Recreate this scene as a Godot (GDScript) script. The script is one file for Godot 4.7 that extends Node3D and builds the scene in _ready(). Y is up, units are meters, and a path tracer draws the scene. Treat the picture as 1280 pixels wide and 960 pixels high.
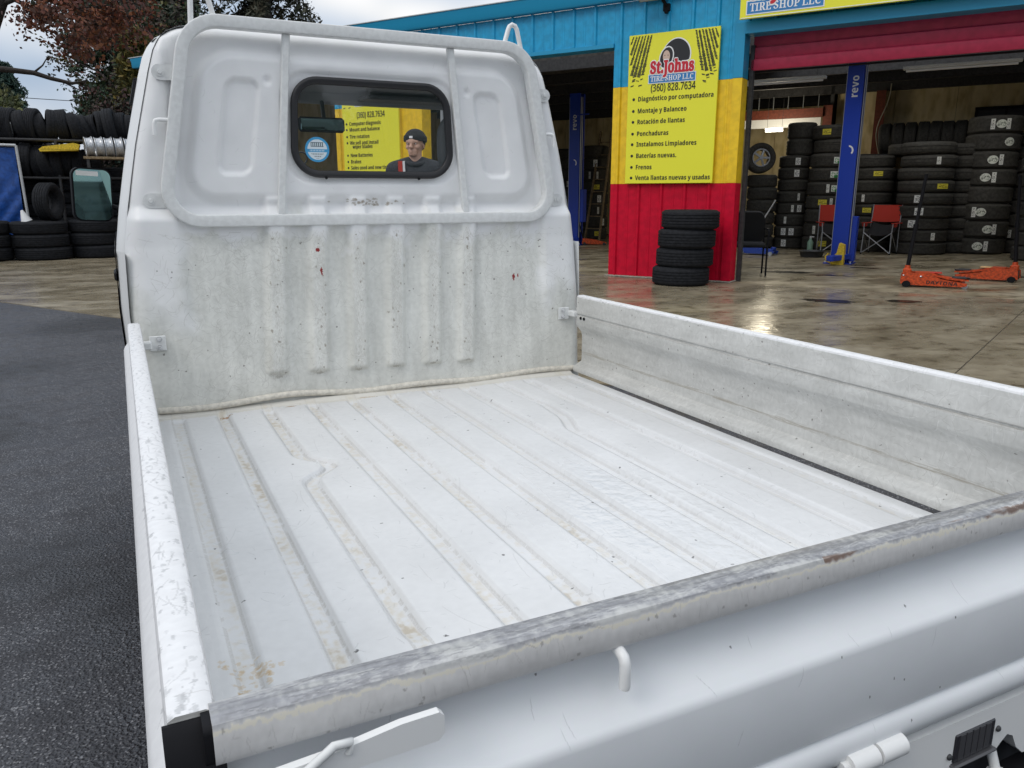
extends Node3D
# A white kei pickup's cargo bed in front of a tyre shop, overcast day. Metres, y up; the truck looks along -z.

const SHOP := Vector3(5.599, 0.12, -7.291)          # foot of the painted pillar, on the slab
const ALONG := Vector3(0.52696, 0.0, 0.84989)       # along the shop front
const INTO := Vector3(0.84989, 0.0, -0.52696)       # into the shop
const SHOP_YAW := -1.0158
const FLOOR_Y := 0.63                                # cargo floor of the truck

var used := {}
var M := {}
var rng := RandomNumberGenerator.new()

func _ready():
	rng.seed = 7
	set_camera_and_light()
	make_materials()
	build_ground()
	build_shop()
	build_truck()
	build_shop_objects()
	build_tyres()
	build_left_yard()
	build_trees()
	build_person()

func set_camera_and_light():
	var cam := Camera3D.new()
	cam.name = "camera"
	cam.fov = 52.13
	cam.near = 0.05
	cam.far = 900.0
	cam.position = Vector3(-0.75, 1.263, 2.433)
	cam.rotation = Vector3(-0.2361, -0.4573, 0.0)
	add_child(cam)
	cam.current = true
	var env := Environment.new()
	env.background_mode = Environment.BG_SKY
	env.tonemap_mode = Environment.TONE_MAPPER_LINEAR
	env.tonemap_exposure = 0.86
	env.sdfgi_enabled = true
	env.ssao_enabled = true
	env.ssil_enabled = true
	var sky := Sky.new()
	var pm := PanoramaSkyMaterial.new()
	pm.panorama = ImageTexture.create_from_image(overcast())
	sky.sky_material = pm
	env.sky = sky
	var we := WorldEnvironment.new()
	we.name = "environment"
	we.environment = env
	add_child(we)
	var sun := DirectionalLight3D.new()
	sun.name = "sun"
	sun.light_energy = 0.32
	sun.light_color = Color(1.0, 0.97, 0.93)
	sun.light_angular_distance = 25.0
	sun.shadow_enabled = true
	sun.rotation = Vector3(deg_to_rad(-46), deg_to_rad(-72), 0)
	add_child(sun)

func overcast() -> Image:
	# Overcast: three times as bright overhead as low down, with soft cloud banks everywhere.
	var w := 512
	var h := 256
	var im := Image.create_empty(w, h, false, Image.FORMAT_RGBF)
	var n := FastNoiseLite.new()
	n.seed = 11
	n.frequency = 1.5
	n.fractal_octaves = 5
	for j in h:
		var el := PI * (0.5 - (j + 0.5) / h)
		for i in w:
			var az := TAU * (i + 0.5) / w
			var d := Vector3(cos(el) * sin(az), sin(el), cos(el) * cos(az))
			var up: float = maxf(d.y, 0.0)
			var l := 0.66 + 0.78 * pow(up, 0.75)
			var p := d / (0.35 + up)
			var c := n.get_noise_3d(p.x * 1.3, p.y * 3.4, p.z * 1.3)
			l *= 1.0 + 0.60 * c
			var blue := clampf(0.46 + 0.30 * pow(1.0 - up, 3.0) - 1.5 * c, 0.0, 1.3)
			var col := Color(l * (1.0 - 0.24 * blue), l * (1.0 - 0.08 * blue), l * (1.0 + 0.14 * blue))
			if d.y < 0.0:
				col = col.lerp(Color(0.16, 0.16, 0.17), clampf(-d.y * 8.0, 0, 1))
			im.set_pixel(i, j, col)
	return im

# ------------------------------------------------------------------ naming and objects
func numbered(parent: Node, called: String) -> String:
	var key := str(parent.get_instance_id()) + called
	var k: int = used.get(key, 0)
	used[key] = k + 1
	return called if k == 0 else "%s_%03d" % [called, k]

func thing(called: String, label: String, category: String, at := Vector3.ZERO, yaw := 0.0, group := "") -> Node3D:
	var o := Node3D.new()
	o.name = numbered(self, called)
	o.position = at
	o.rotation.y = yaw
	add_child(o, true)
	tag(o, label, category, group)
	return o

func tag(o: Node, label: String, category: String, group := ""):
	o.set_meta("label", label)
	o.set_meta("category", category)
	if group != "":
		o.set_meta("group", group)

func part(parent: Node, called: String, b, m: Material, xf := Transform3D.IDENTITY) -> MeshInstance3D:
	var o := MeshInstance3D.new()
	o.name = numbered(parent, called)
	o.mesh = b.mesh() if b is MB else b
	o.material_override = m
	o.transform = xf
	parent.add_child(o, true)
	return o

func solo(called: String, b, m: Material, label: String, category: String, at := Vector3.ZERO, yaw := 0.0, group := "") -> MeshInstance3D:
	var o := part(self, called, b, m)
	o.position = at
	o.rotation.y = yaw
	tag(o, label, category, group)
	return o

func structure(called: String, b, m: Material) -> MeshInstance3D:
	var o := part(self, called, b, m)
	o.set_meta("kind", "structure")
	return o

func dup(o: Node3D, called: String, label: String, at: Vector3, basis_ := Basis.IDENTITY, group := "") -> Node3D:
	var c: Node3D = o.duplicate()
	c.name = numbered(self, called)
	add_child(c, true)
	c.transform = Transform3D(basis_, at)
	tag(c, label, o.get_meta("category"), group)
	return c

func sp(s: float, y: float, n: float) -> Vector3:   # a point of the shop: along the front, above the slab, into the building
	return SHOP + ALONG * s + INTO * n + Vector3.UP * y

func shop_thing(called: String, label: String, category: String, s: float, y: float, n: float, group := "", turn := 0.0) -> Node3D:
	return thing(called, label, category, sp(s, y, n), SHOP_YAW + turn, group)

func at(x: float, y: float, z: float) -> Transform3D:
	return Transform3D(Basis.IDENTITY, Vector3(x, y, z))

# ------------------------------------------------------------------ mesh builder
class MB:
	var v := PackedVector3Array()
	var n := PackedVector3Array()
	var t := PackedVector2Array()
	var ix := PackedInt32Array()
	var xf := Transform3D.IDENTITY

	func mesh() -> ArrayMesh:
		var a := []
		a.resize(Mesh.ARRAY_MAX)
		a[Mesh.ARRAY_VERTEX] = v
		a[Mesh.ARRAY_NORMAL] = n
		a[Mesh.ARRAY_TEX_UV] = t
		a[Mesh.ARRAY_INDEX] = ix
		var m := ArrayMesh.new()
		m.add_surface_from_arrays(Mesh.PRIMITIVE_TRIANGLES, a)
		return m

	func put(p: Vector3, nn: Vector3, uv := Vector2.ZERO) -> int:
		v.append(xf * p)
		n.append((xf.basis * nn).normalized())
		t.append(uv)
		return v.size() - 1

	func tri_i(a: int, b: int, c: int):      # wound so that the face looks the way its normals do
		var f := (v[b] - v[a]).cross(v[c] - v[a])
		if f.dot(n[a] + n[b] + n[c]) > 0.0:
			ix.append_array(PackedInt32Array([a, c, b]))
		else:
			ix.append_array(PackedInt32Array([a, b, c]))

	func quad_i(a: int, b: int, c: int, d: int):
		tri_i(a, b, c)
		tri_i(a, c, d)

	func flat(ps: Array, out := Vector3.ZERO, uvs := []):   # a flat convex polygon; OUT is a hint for its side
		var nn: Vector3 = (ps[1] - ps[0]).cross(ps[2] - ps[0])
		if nn.length_squared() < 1e-16 and ps.size() > 3:
			nn = (ps[2] - ps[0]).cross(ps[3] - ps[0])
		nn = nn.normalized()
		if out != Vector3.ZERO and nn.dot(out) < 0.0:
			nn = -nn
		var k := []
		for i in ps.size():
			k.append(put(ps[i], nn, uvs[i] if uvs.size() else Vector2(ps[i].x, ps[i].y)))
		for i in range(1, ps.size() - 1):
			tri_i(k[0], k[i], k[i + 1])

	func box(c: Vector3, s: Vector3, b := 0.0):
		var h := s * 0.5
		if b <= 0.0:
			for ax in 3:
				for sg in [-1.0, 1.0]:
					var o := Vector3.ZERO
					o[ax] = sg
					var p := []
					for q in [[-1, -1], [1, -1], [1, 1], [-1, 1]]:
						var w := Vector3.ZERO
						w[ax] = sg * h[ax]
						w[(ax + 1) % 3] = q[0] * h[(ax + 1) % 3]
						w[(ax + 2) % 3] = q[1] * h[(ax + 2) % 3]
						p.append(c + w)
					flat(p, o)
			return
		b = minf(b, minf(h.x, minf(h.y, h.z)) * 0.95)
		var cor := func(sx, sy, sz, ax): # corner vertex that belongs to the face across axis AX
			var w := Vector3(sx * h.x, sy * h.y, sz * h.z)
			var g := Vector3(sx, sy, sz)
			for k in 3:
				if k != ax:
					w[k] -= g[k] * b
			return c + w
		for ax in 3:
			var i1 := (ax + 1) % 3
			var i2 := (ax + 2) % 3
			for sg in [-1.0, 1.0]:
				var p := []
				for q in [[-1, -1], [1, -1], [1, 1], [-1, 1]]:
					var g := Vector3.ZERO
					g[ax] = sg
					g[i1] = q[0]
					g[i2] = q[1]
					p.append(cor.call(g.x, g.y, g.z, ax))
				var o := Vector3.ZERO
				o[ax] = sg
				flat(p, o)
			for s1 in [-1.0, 1.0]:      # the edges that run along AX
				for s2 in [-1.0, 1.0]:
					var p := []
					for e in [[-1.0, i1], [1.0, i1], [1.0, i2], [-1.0, i2]]:
						var g := Vector3.ZERO
						g[ax] = e[0]
						g[i1] = s1
						g[i2] = s2
						p.append(cor.call(g.x, g.y, g.z, e[1]))
					var o := Vector3.ZERO
					o[i1] = s1
					o[i2] = s2
					flat(p, o)
		for sx in [-1.0, 1.0]:
			for sy in [-1.0, 1.0]:
				for sz in [-1.0, 1.0]:
					flat([cor.call(sx, sy, sz, 0), cor.call(sx, sy, sz, 1), cor.call(sx, sy, sz, 2)], Vector3(sx, sy, sz))

	func bar(a: Vector3, b: Vector3, w: float, d: float, up := Vector3.UP, bev := 0.0):   # a box from A to B
		var z := (b - a).normalized()
		if absf(z.dot(up)) > 0.98:
			up = Vector3.RIGHT
		var x := up.cross(z).normalized()
		var y := z.cross(x)
		var keep := xf
		xf = xf * Transform3D(Basis(x, y, z), (a + b) * 0.5)
		box(Vector3.ZERO, Vector3(w, d, a.distance_to(b)), bev)
		xf = keep

	func cyl(a: Vector3, b: Vector3, ra: float, rb: float, seg := 12, caps := true):
		var z := (b - a).normalized()
		var x := (Vector3.UP if absf(z.y) < 0.9 else Vector3.RIGHT).cross(z).normalized()
		var y := z.cross(x)
		var slope := (ra - rb) / maxf(a.distance_to(b), 1e-6)
		var k0 := v.size()
		for i in seg + 1:
			var an := TAU * i / seg
			var o := x * cos(an) + y * sin(an)
			put(a + o * ra, o + z * slope, Vector2(float(i) / seg, 0))
			put(b + o * rb, o + z * slope, Vector2(float(i) / seg, 1))
		for i in seg:
			var k := k0 + i * 2
			quad_i(k, k + 1, k + 3, k + 2)
		if caps:
			for e in [[a, ra, -z], [b, rb, z]]:
				var c := put(e[0], e[2])
				var r0 := v.size()
				for i in seg + 1:
					var an := TAU * i / seg
					put(e[0] + (x * cos(an) + y * sin(an)) * e[1], e[2])
				for i in seg:
					tri_i(c, r0 + i, r0 + i + 1)

	func tube(path: Array, radii, seg := 8, caps := true):   # a round tube along a path, radius a number or a list
		var x := Vector3.ZERO
		var rows := []
		var run := 0.0
		for i in path.size():
			var d: Vector3 = (path[mini(i + 1, path.size() - 1)] - path[maxi(i - 1, 0)]).normalized()
			if i == 0:
				x = (Vector3.UP if absf(d.y) < 0.9 else Vector3.RIGHT).cross(d).normalized()
			else:
				x = (x - d * x.dot(d)).normalized()
				run += path[i].distance_to(path[i - 1])
			var y := d.cross(x)
			var r: float = radii if radii is float else radii[i]
			var row := []
			for j in seg + 1:
				var an := TAU * j / seg
				var o := x * cos(an) + y * sin(an)
				row.append(put(path[i] + o * r, o, Vector2(float(j) / seg, run)))
			rows.append(row)
		for i in path.size() - 1:
			for j in seg:
				quad_i(rows[i][j], rows[i + 1][j], rows[i + 1][j + 1], rows[i][j + 1])
		if caps:
			for e in [[0, path[0] - path[1]], [path.size() - 1, path[-1] - path[-2]]]:
				var c := put(path[e[0]], e[1].normalized())
				var ring := []
				for j in seg + 1:
					ring.append(put(xf.affine_inverse() * v[rows[e[0]][j]], e[1].normalized()))
				for j in seg:
					tri_i(c, ring[j], ring[j + 1])

	func lathe(prof: Array, seg := 48, bump = null, sharp := 0.6):   # (radius, y) points turned round the y axis
		var m := prof.size()
		var nor := []
		for i in m - 1:
			var d: Vector2 = prof[i + 1] - prof[i]
			nor.append(Vector2(d.y, -d.x).normalized())
		var run := 0.0
		for i in m - 1:
			var rows := []
			for e in 2:
				var q: Vector2 = prof[i + e]
				var other: Vector2 = nor[clampi(i - 1 + e * 2, 0, m - 2)]
				var nn: Vector2 = (nor[i] + other).normalized() if nor[i].dot(other) > sharp else nor[i]
				var row := []
				for j in seg + 1:
					var an := TAU * j / seg
					var r := q.x
					if bump != null:
						r += bump.call(an, q)
					row.append(put(Vector3(cos(an) * r, q.y, sin(an) * r), Vector3(cos(an) * nn.x, nn.y, sin(an) * nn.x), Vector2(an, run)))
				rows.append(row)
				if e == 0:
					run += prof[i].distance_to(prof[i + 1])
			for j in seg:
				quad_i(rows[0][j], rows[0][j + 1], rows[1][j + 1], rows[1][j])

	func extrude(poly: Array, p0: Vector3, along: Vector3, ex: Vector3, ey: Vector3, closed := true, sharp := 0.75, caps := true, cuts := 1):
		# the 2D outline POLY in the axes EX, EY at P0, drawn out along ALONG; uv = (metres along, metres round)
		var m := poly.size()
		var edges := m if closed else m - 1
		var area := 0.0
		for i in m:
			area += poly[i].cross(poly[(i + 1) % m])
		var hand := 1.0 if area > 0.0 else -1.0
		var nor := []
		for i in edges:
			var d: Vector2 = poly[(i + 1) % m] - poly[i]
			nor.append(Vector2(d.y, -d.x).normalized() * hand)
		var run := 0.0
		for i in edges:
			var len_: float = poly[i].distance_to(poly[(i + 1) % m])
			var rows := []
			for e in 2:
				var q: Vector2 = poly[(i + e) % m]
				var w := i - 1 + e * 2
				var other: Vector2 = nor[posmod(w, edges)] if closed else nor[clampi(w, 0, edges - 1)]
				var nn: Vector2 = (nor[i] + other).normalized() if nor[i].dot(other) > sharp else nor[i]
				var row := []
				for k in cuts + 1:
					row.append(put(p0 + ex * q.x + ey * q.y + along * (float(k) / cuts), ex * nn.x + ey * nn.y, Vector2(along.length() * k / cuts, run + len_ * e)))
				rows.append(row)
			run += len_
			for k in cuts:
				quad_i(rows[0][k], rows[0][k + 1], rows[1][k + 1], rows[1][k])
		if closed and caps:
			plate(poly, p0, ex, ey, -along.normalized())
			plate(poly, p0 + along, ex, ey, along.normalized())

	func plate(poly: Array, p0: Vector3, ex: Vector3, ey: Vector3, nn: Vector3):
		var pl := PackedVector2Array(poly)
		var k0 := v.size()
		for q in poly:
			put(p0 + ex * q.x + ey * q.y, nn, q)
		var tr := Geometry2D.triangulate_polygon(pl)
		for i in range(0, tr.size(), 3):
			tri_i(k0 + tr[i], k0 + tr[i + 1], k0 + tr[i + 2])

	func sweep(path: Array, prof: Array, normal: Vector3, closed := true, sharp := 0.7, caps := true):
		# the closed outline PROF (x across in the plane of the path, y along NORMAL) carried along a planar path
		var m := path.size()
		var pm := prof.size()
		var sides := []
		for i in m:
			var a: Vector3 = path[posmod(i - 1, m)] if closed else path[maxi(i - 1, 0)]
			var c: Vector3 = path[(i + 1) % m] if closed else path[mini(i + 1, m - 1)]
			sides.append((c - a).normalized().cross(normal).normalized())
		var nor := []
		for j in pm:
			var d: Vector2 = prof[(j + 1) % pm] - prof[j]
			nor.append(Vector2(d.y, -d.x).normalized())
		var cum := [0.0]
		for i in m:
			cum.append(cum[-1] + path[i].distance_to(path[(i + 1) % m]))
		var run := 0.0
		for j in pm:
			var rows := []
			var len_: float = prof[j].distance_to(prof[(j + 1) % pm])
			for e in 2:
				var q: Vector2 = prof[(j + e) % pm]
				var other: Vector2 = nor[posmod(j - 1 + e * 2, pm)]
				var nn: Vector2 = (nor[j] + other).normalized() if nor[j].dot(other) > sharp else nor[j]
				var row := []
				for i in m + (1 if closed else 0):
					var s: Vector3 = sides[i % m]
					row.append(put(path[i % m] + s * q.x + normal * q.y, s * nn.x + normal * nn.y, Vector2(cum[i], run + len_ * e)))
				rows.append(row)
			run += len_
			for i in m - (0 if closed else 1):
				quad_i(rows[0][i], rows[0][i + 1], rows[1][i + 1], rows[1][i])
		if not closed and caps:
			plate(prof, path[0], sides[0], normal, (path[0] - path[1]).normalized())
			plate(prof, path[-1], sides[-1], normal, (path[-1] - path[-2]).normalized())

	func grid(nu: int, nv: int, pos: Callable, uv: Callable, out: Vector3, skip = null):
		var ps := []
		ps.resize((nu + 1) * (nv + 1))
		for j in nv + 1:
			for i in nu + 1:
				ps[j * (nu + 1) + i] = pos.call(float(i) / nu, float(j) / nv)
		var k0 := v.size()
		for j in nv + 1:
			for i in nu + 1:
				var du: Vector3 = ps[j * (nu + 1) + mini(i + 1, nu)] - ps[j * (nu + 1) + maxi(i - 1, 0)]
				var dv: Vector3 = ps[mini(j + 1, nv) * (nu + 1) + i] - ps[maxi(j - 1, 0) * (nu + 1) + i]
				var nn := du.cross(dv).normalized()
				if nn.dot(out) < 0.0:
					nn = -nn
				put(ps[j * (nu + 1) + i], nn, uv.call(float(i) / nu, float(j) / nv))
		for j in nv:
			for i in nu:
				if skip != null and skip.call((i + 0.5) / nu, (j + 0.5) / nv):
					continue
				var a := k0 + j * (nu + 1) + i
				quad_i(a, a + 1, a + nu + 2, a + nu + 1)

	func ball(c: Vector3, r: Vector3, seg := 16, rings := 10):
		var rows := []
		for j in rings + 1:
			var ph := PI * j / rings
			var row := []
			for i in seg + 1:
				var an := TAU * i / seg
				var o := Vector3(sin(ph) * cos(an), cos(ph), sin(ph) * sin(an))
				row.append(put(c + o * r, o / r, Vector2(float(i) / seg, float(j) / rings)))
			rows.append(row)
		for j in rings:
			for i in seg:
				quad_i(rows[j][i], rows[j][i + 1], rows[j + 1][i + 1], rows[j + 1][i])

static func round_rect(w: float, h: float, r: float, seg := 6) -> Array:   # outline round the origin, anticlockwise
	var o := []
	for c in [[1, -1, -0.25], [1, 1, 0.0], [-1, 1, 0.25], [-1, -1, 0.5]]:
		for i in seg + 1:
			var an: float = TAU * (c[2] + 0.25 * i / seg)
			o.append(Vector2(c[0] * (w / 2 - r) + cos(an) * r, c[1] * (h / 2 - r) + sin(an) * r))
	return o

static func smooth(a: float, b: float, x: float) -> float:
	var k := clampf((x - a) / (b - a), 0.0, 1.0)
	return k * k * (3.0 - 2.0 * k)

func letters(parent: Node, text: String, h: float, m: Material, xf: Transform3D, bold := true, squeeze := 1.0, serif := false, fat := 0.0, centre := true, called := "lettering") -> MeshInstance3D:
	var f := SystemFont.new()
	f.font_names = PackedStringArray(["Droid Serif" if serif else "Droid Sans"])
	f.font_weight = 700 if bold else 400
	var tm := TextMesh.new()
	tm.font = f
	tm.text = text
	tm.font_size = 48
	tm.pixel_size = h / 34.0         # H is the height of the capitals
	tm.depth = 0.0016
	tm.curve_step = 1.5
	tm.horizontal_alignment = HORIZONTAL_ALIGNMENT_CENTER if centre else HORIZONTAL_ALIGNMENT_LEFT
	tm.vertical_alignment = VERTICAL_ALIGNMENT_CENTER
	var place := xf * Transform3D(Basis.from_scale(Vector3(squeeze, 1, 1)), Vector3.ZERO)
	if fat <= 0.0:
		return part(parent, called, tm, m, place)
	var st := SurfaceTool.new()      # heavier strokes: the same letters set again round a small circle
	for i in 10:
		var an := TAU * i / 10
		st.append_from(tm, 0, Transform3D(Basis.IDENTITY, Vector3(cos(an) * fat * h, sin(an) * fat * h, i * 0.00006)))
	return part(parent, called, st.commit(), m, place)

# ------------------------------------------------------------------ materials
static func lin(r: float, g: float, b: float, a := 1.0) -> Color:
	return Color(r, g, b, a).linear_to_srgb()

func mat(r: float, g: float, b: float, rough := 0.6, metal := 0.0) -> StandardMaterial3D:
	var m := StandardMaterial3D.new()
	m.albedo_color = lin(r, g, b)
	m.roughness = rough
	m.metallic = metal
	return m

func noise_tex(size: int, freq: float, seed_: int, stops: Array, octaves := 4, kind := FastNoiseLite.TYPE_SIMPLEX_SMOOTH, bump := 0.0, cells := FastNoiseLite.RETURN_DISTANCE) -> NoiseTexture2D:
	var n := FastNoiseLite.new()
	n.cellular_return_type = cells
	n.noise_type = kind
	n.seed = seed_
	n.frequency = freq
	n.fractal_octaves = octaves
	var t := NoiseTexture2D.new()
	t.width = size
	t.height = size
	t.seamless = true
	t.noise = n
	if bump > 0.0:
		t.as_normal_map = true
		t.bump_strength = bump
	elif stops.size():
		var g := Gradient.new()
		g.offsets = PackedFloat32Array(stops.map(func(s): return s[0]))
		g.colors = PackedColorArray(stops.map(func(s): return s[1]))
		t.color_ramp = g
	return t

func tri(m: StandardMaterial3D, metres: float, world := true) -> StandardMaterial3D:
	m.uv1_triplanar = true
	m.uv1_world_triplanar = world
	m.uv1_scale = Vector3.ONE / metres
	return m

func grained(r: float, g: float, b: float, rough: float, spread: float, metres: float, seed_: int, bump := 0.0) -> StandardMaterial3D:
	# a painted or raw surface whose tone wanders a little
	var m := mat(1, 1, 1, rough)
	m.albedo_texture = noise_tex(512, 0.02, seed_, [[0.25, lin(r * (1 - spread), g * (1 - spread), b * (1 - spread))], [0.5, lin(r, g, b)], [0.75, lin(minf(r * (1 + spread), 0.9), minf(g * (1 + spread), 0.9), minf(b * (1 + spread), 0.9))]], 6)
	if bump > 0.0:
		m.normal_enabled = true
		m.normal_texture = noise_tex(512, 0.05, seed_ + 1, [], 4, FastNoiseLite.TYPE_SIMPLEX_SMOOTH, bump)
		m.normal_scale = 0.5
	return tri(m, metres, false)

func make_materials():
	M.white = mat(0.77, 0.775, 0.77, 0.32)
	M.white_worn = grained(0.68, 0.69, 0.685, 0.42, 0.05, 0.25, 31)
	M.steel = mat(0.42, 0.43, 0.45, 0.38, 0.7)
	M.zinc = grained(0.55, 0.56, 0.57, 0.4, 0.2, 0.2, 33)
	M.black = mat(0.010, 0.010, 0.012, 0.6)
	M.black.metallic_specular = 0.25
	M.gasket = mat(0.012, 0.012, 0.014, 0.5)
	M.rubber = grained(0.016, 0.017, 0.020, 0.78, 0.35, 0.6, 35)
	M.rubber.metallic_specular = 0.3
	M.rubber_warm = grained(0.044, 0.041, 0.034, 0.8, 0.35, 0.6, 36)
	M.grey_plastic = mat(0.16, 0.17, 0.18, 0.6)
	M.dark_plastic = mat(0.035, 0.037, 0.04, 0.5)
	M.fabric_grey = mat(0.10, 0.105, 0.11, 0.9)
	M.sealant = grained(0.60, 0.57, 0.50, 0.6, 0.15, 0.2, 37)
	M.glass = glass(0.05)
	M.dark_glass = glass(0.35)
	M.mirror = mat(0.22, 0.36, 0.35, 0.04, 1.0)
	M.red = grained(0.54, 0.003, 0.027, 0.5, 0.10, 1.4, 41)
	M.red.metallic_specular = 0.3
	M.yellow = grained(0.84, 0.55, 0.012, 0.42, 0.08, 1.4, 43)
	M.teal = grained(0.008, 0.32, 0.58, 0.42, 0.10, 1.4, 45)
	M.teal_trim = mat(0.010, 0.28, 0.50, 0.4)
	M.sign_yellow = mat(0.83, 0.80, 0.035, 0.45)
	M.ink = mat(0.012, 0.012, 0.014, 0.5)
	M.sign_red = mat(0.55, 0.012, 0.025, 0.45)
	M.sign_white = mat(0.82, 0.82, 0.82, 0.45)
	M.sign_blue = mat(0.03, 0.20, 0.48, 0.45)
	M.skin_print = mat(0.62, 0.45, 0.36, 0.5)
	M.lift_blue = mat(0.008, 0.045, 0.42, 0.35)
	M.safety_yellow = grained(0.75, 0.52, 0.03, 0.5, 0.2, 0.4, 47)
	M.jack_orange = grained(0.50, 0.062, 0.010, 0.48, 0.35, 0.5, 49)
	M.jack_blue = mat(0.02, 0.06, 0.35, 0.4)
	M.chair_red = mat(0.48, 0.036, 0.020, 0.85)
	M.canvas_black = mat(0.014, 0.014, 0.015, 0.9)
	M.curb = grained(0.30, 0.28, 0.24, 0.8, 0.3, 0.5, 58)
	M.chrome = mat(0.6, 0.6, 0.62, 0.22, 1.0)
	M.rim = grained(0.50, 0.51, 0.53, 0.35, 0.2, 0.3, 51)
	M.rim.metallic = 0.6
	M.timber = grained(0.26, 0.19, 0.11, 0.8, 0.3, 0.6, 53)
	M.red_steel = grained(0.14, 0.030, 0.014, 0.6, 0.2, 0.8, 55)
	M.dark_steel = grained(0.03, 0.03, 0.032, 0.6, 0.3, 0.8, 57)
	M.headliner = mat(0.52, 0.54, 0.55, 0.85)
	M.ceiling = grained(0.06, 0.055, 0.05, 0.9, 0.3, 1.5, 59)
	M.paper = mat(0.78, 0.78, 0.75, 0.6)
	M.lime = mat(0.72, 0.66, 0.06, 0.6)
	M.green_print = mat(0.03, 0.25, 0.06, 0.6)
	M.tarp = grained(0.012, 0.075, 0.32, 0.38, 0.25, 1.2, 61, 3.0)
	M.bark = grained(0.026, 0.021, 0.018, 0.9, 0.4, 0.5, 63, 6.0)
	var pl := mat(1, 1, 1, 0.75)
	pl.albedo_texture = noise_tex(512, 0.012, 65, [[0.2, lin(0.36, 0.28, 0.14)], [0.45, lin(0.56, 0.46, 0.25)], [0.7, lin(0.64, 0.54, 0.33)]], 6)
	M.plywood = tri(pl, 2.2)
	pl.uv1_scale = Vector3(0.8, 0.22, 0.8)

func glass(a: float) -> StandardMaterial3D:
	var m := StandardMaterial3D.new()
	m.transparency = BaseMaterial3D.TRANSPARENCY_ALPHA
	m.albedo_color = Color(0.55, 0.62, 0.62, a)
	m.roughness = 0.02
	return m

# ------------------------------------------------------------------ painted images
class Paint:
	var w: int
	var h: int
	var im: Image
	var r := RandomNumberGenerator.new()

	func _init(w_: int, h_: int, seed_: int):
		w = w_
		h = h_
		r.seed = seed_
		im = Image.create_empty(w, h, false, Image.FORMAT_RGB8)

	func field(freq: float, seed_: int, octaves := 4, sx := 1.0, sy := 1.0) -> PackedByteArray:   # noise 0..255, stretched by 1/sx, 1/sy
		var n := FastNoiseLite.new()
		n.noise_type = FastNoiseLite.TYPE_SIMPLEX_SMOOTH
		n.seed = seed_
		n.frequency = freq
		n.fractal_octaves = octaves
		var small := n.get_image(maxi(int(w * sx), 8), maxi(int(h * sy), 8), false, false, false)
		small.convert(Image.FORMAT_L8)
		if small.get_width() != w or small.get_height() != h:
			small.resize(w, h, Image.INTERPOLATE_CUBIC)
		return small.get_data()

	func dab(x: int, y: int, c: Color, a: float):
		if x >= 0 and y >= 0 and x < w and y < h:
			im.set_pixel(x, y, im.get_pixel(x, y).lerp(c, a))

	func scratch(x: float, y: float, ang: float, length: float, c: Color, a: float, bend := 0.0, wide := 1):
		var k := 0.0
		while k < length:
			var fade: float = a * minf(1.0, minf(k, length - k) * 0.25 + 0.3)
			for q in wide:
				dab(int(x - sin(ang) * q), int(y + cos(ang) * q), c, fade)
			x += cos(ang)
			y += sin(ang)
			ang += bend
			k += 1.0

	func blot(x: float, y: float, rx: float, ry: float, c: Color, a: float):     # a ragged spot
		var n := FastNoiseLite.new()
		n.seed = r.randi() % 9999
		n.frequency = 0.9 / maxf(minf(rx, ry), 2.0)
		for j in range(int(y - ry), int(y + ry) + 1):
			for i in range(int(x - rx), int(x + rx) + 1):
				var d := Vector2((i - x) / rx, (j - y) / ry).length()
				if d + n.get_noise_2d(i, j) * 0.7 < 0.75:
					dab(i, j, c, a)

	func tex() -> ImageTexture:
		im.generate_mipmaps()
		return ImageTexture.create_from_image(im)

# ================================================================== the truck
const RIBS := [-0.53, -0.40, -0.266, -0.138, -0.007, 0.118, 0.245, 0.38, 0.49]

func rib_x(k: int, z: float) -> float:
	var x: float = RIBS[k]
	if k == 1:
		x += 0.052 * exp(-pow((z - 0.615) / 0.058, 2.0)) - 0.016 * smooth(0.64, 0.71, z)
	elif k == 7:
		x += 0.012 * exp(-pow((z - 0.35) / 0.08, 2.0)) - 0.047 * smooth(0.46, 0.64, z)
	return x

func floor_h(x: float, z: float) -> float:
	var g := 0.0
	for k in RIBS.size():
		var d := absf(x - rib_x(k, z))
		if d < 0.05:
			var end_: float = 1.46 if k == 1 else 1.84
			g = maxf(g, (1.0 - smooth(0.013, 0.022, d)) * smooth(0.03, 0.055, z) * (1.0 - smooth(end_ - 0.06, end_, z)))
	var h := -0.012 * g
	for c in [-0.654, 0.630]:
		h -= 0.007 * (1.0 - smooth(0.012, 0.024, absf(x - c))) * smooth(0.04, 0.06, z)
	h += 0.010 * pow(1.0 - smooth(0.0, 0.035, z), 2.0)
	for k in [2, 3, 4]:      # the short pressed dashes across three grooves
		var c2 := rib_x(k, 0.17)
		h += 0.006 * exp(-pow((x - c2) / 0.018, 2.0) - pow((z - 0.16 - 0.012 * k) / 0.010, 2.0))
	h += 0.0012 * sin(x * 9.0 + 1.0) * sin(z * 5.0)
	return h

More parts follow.
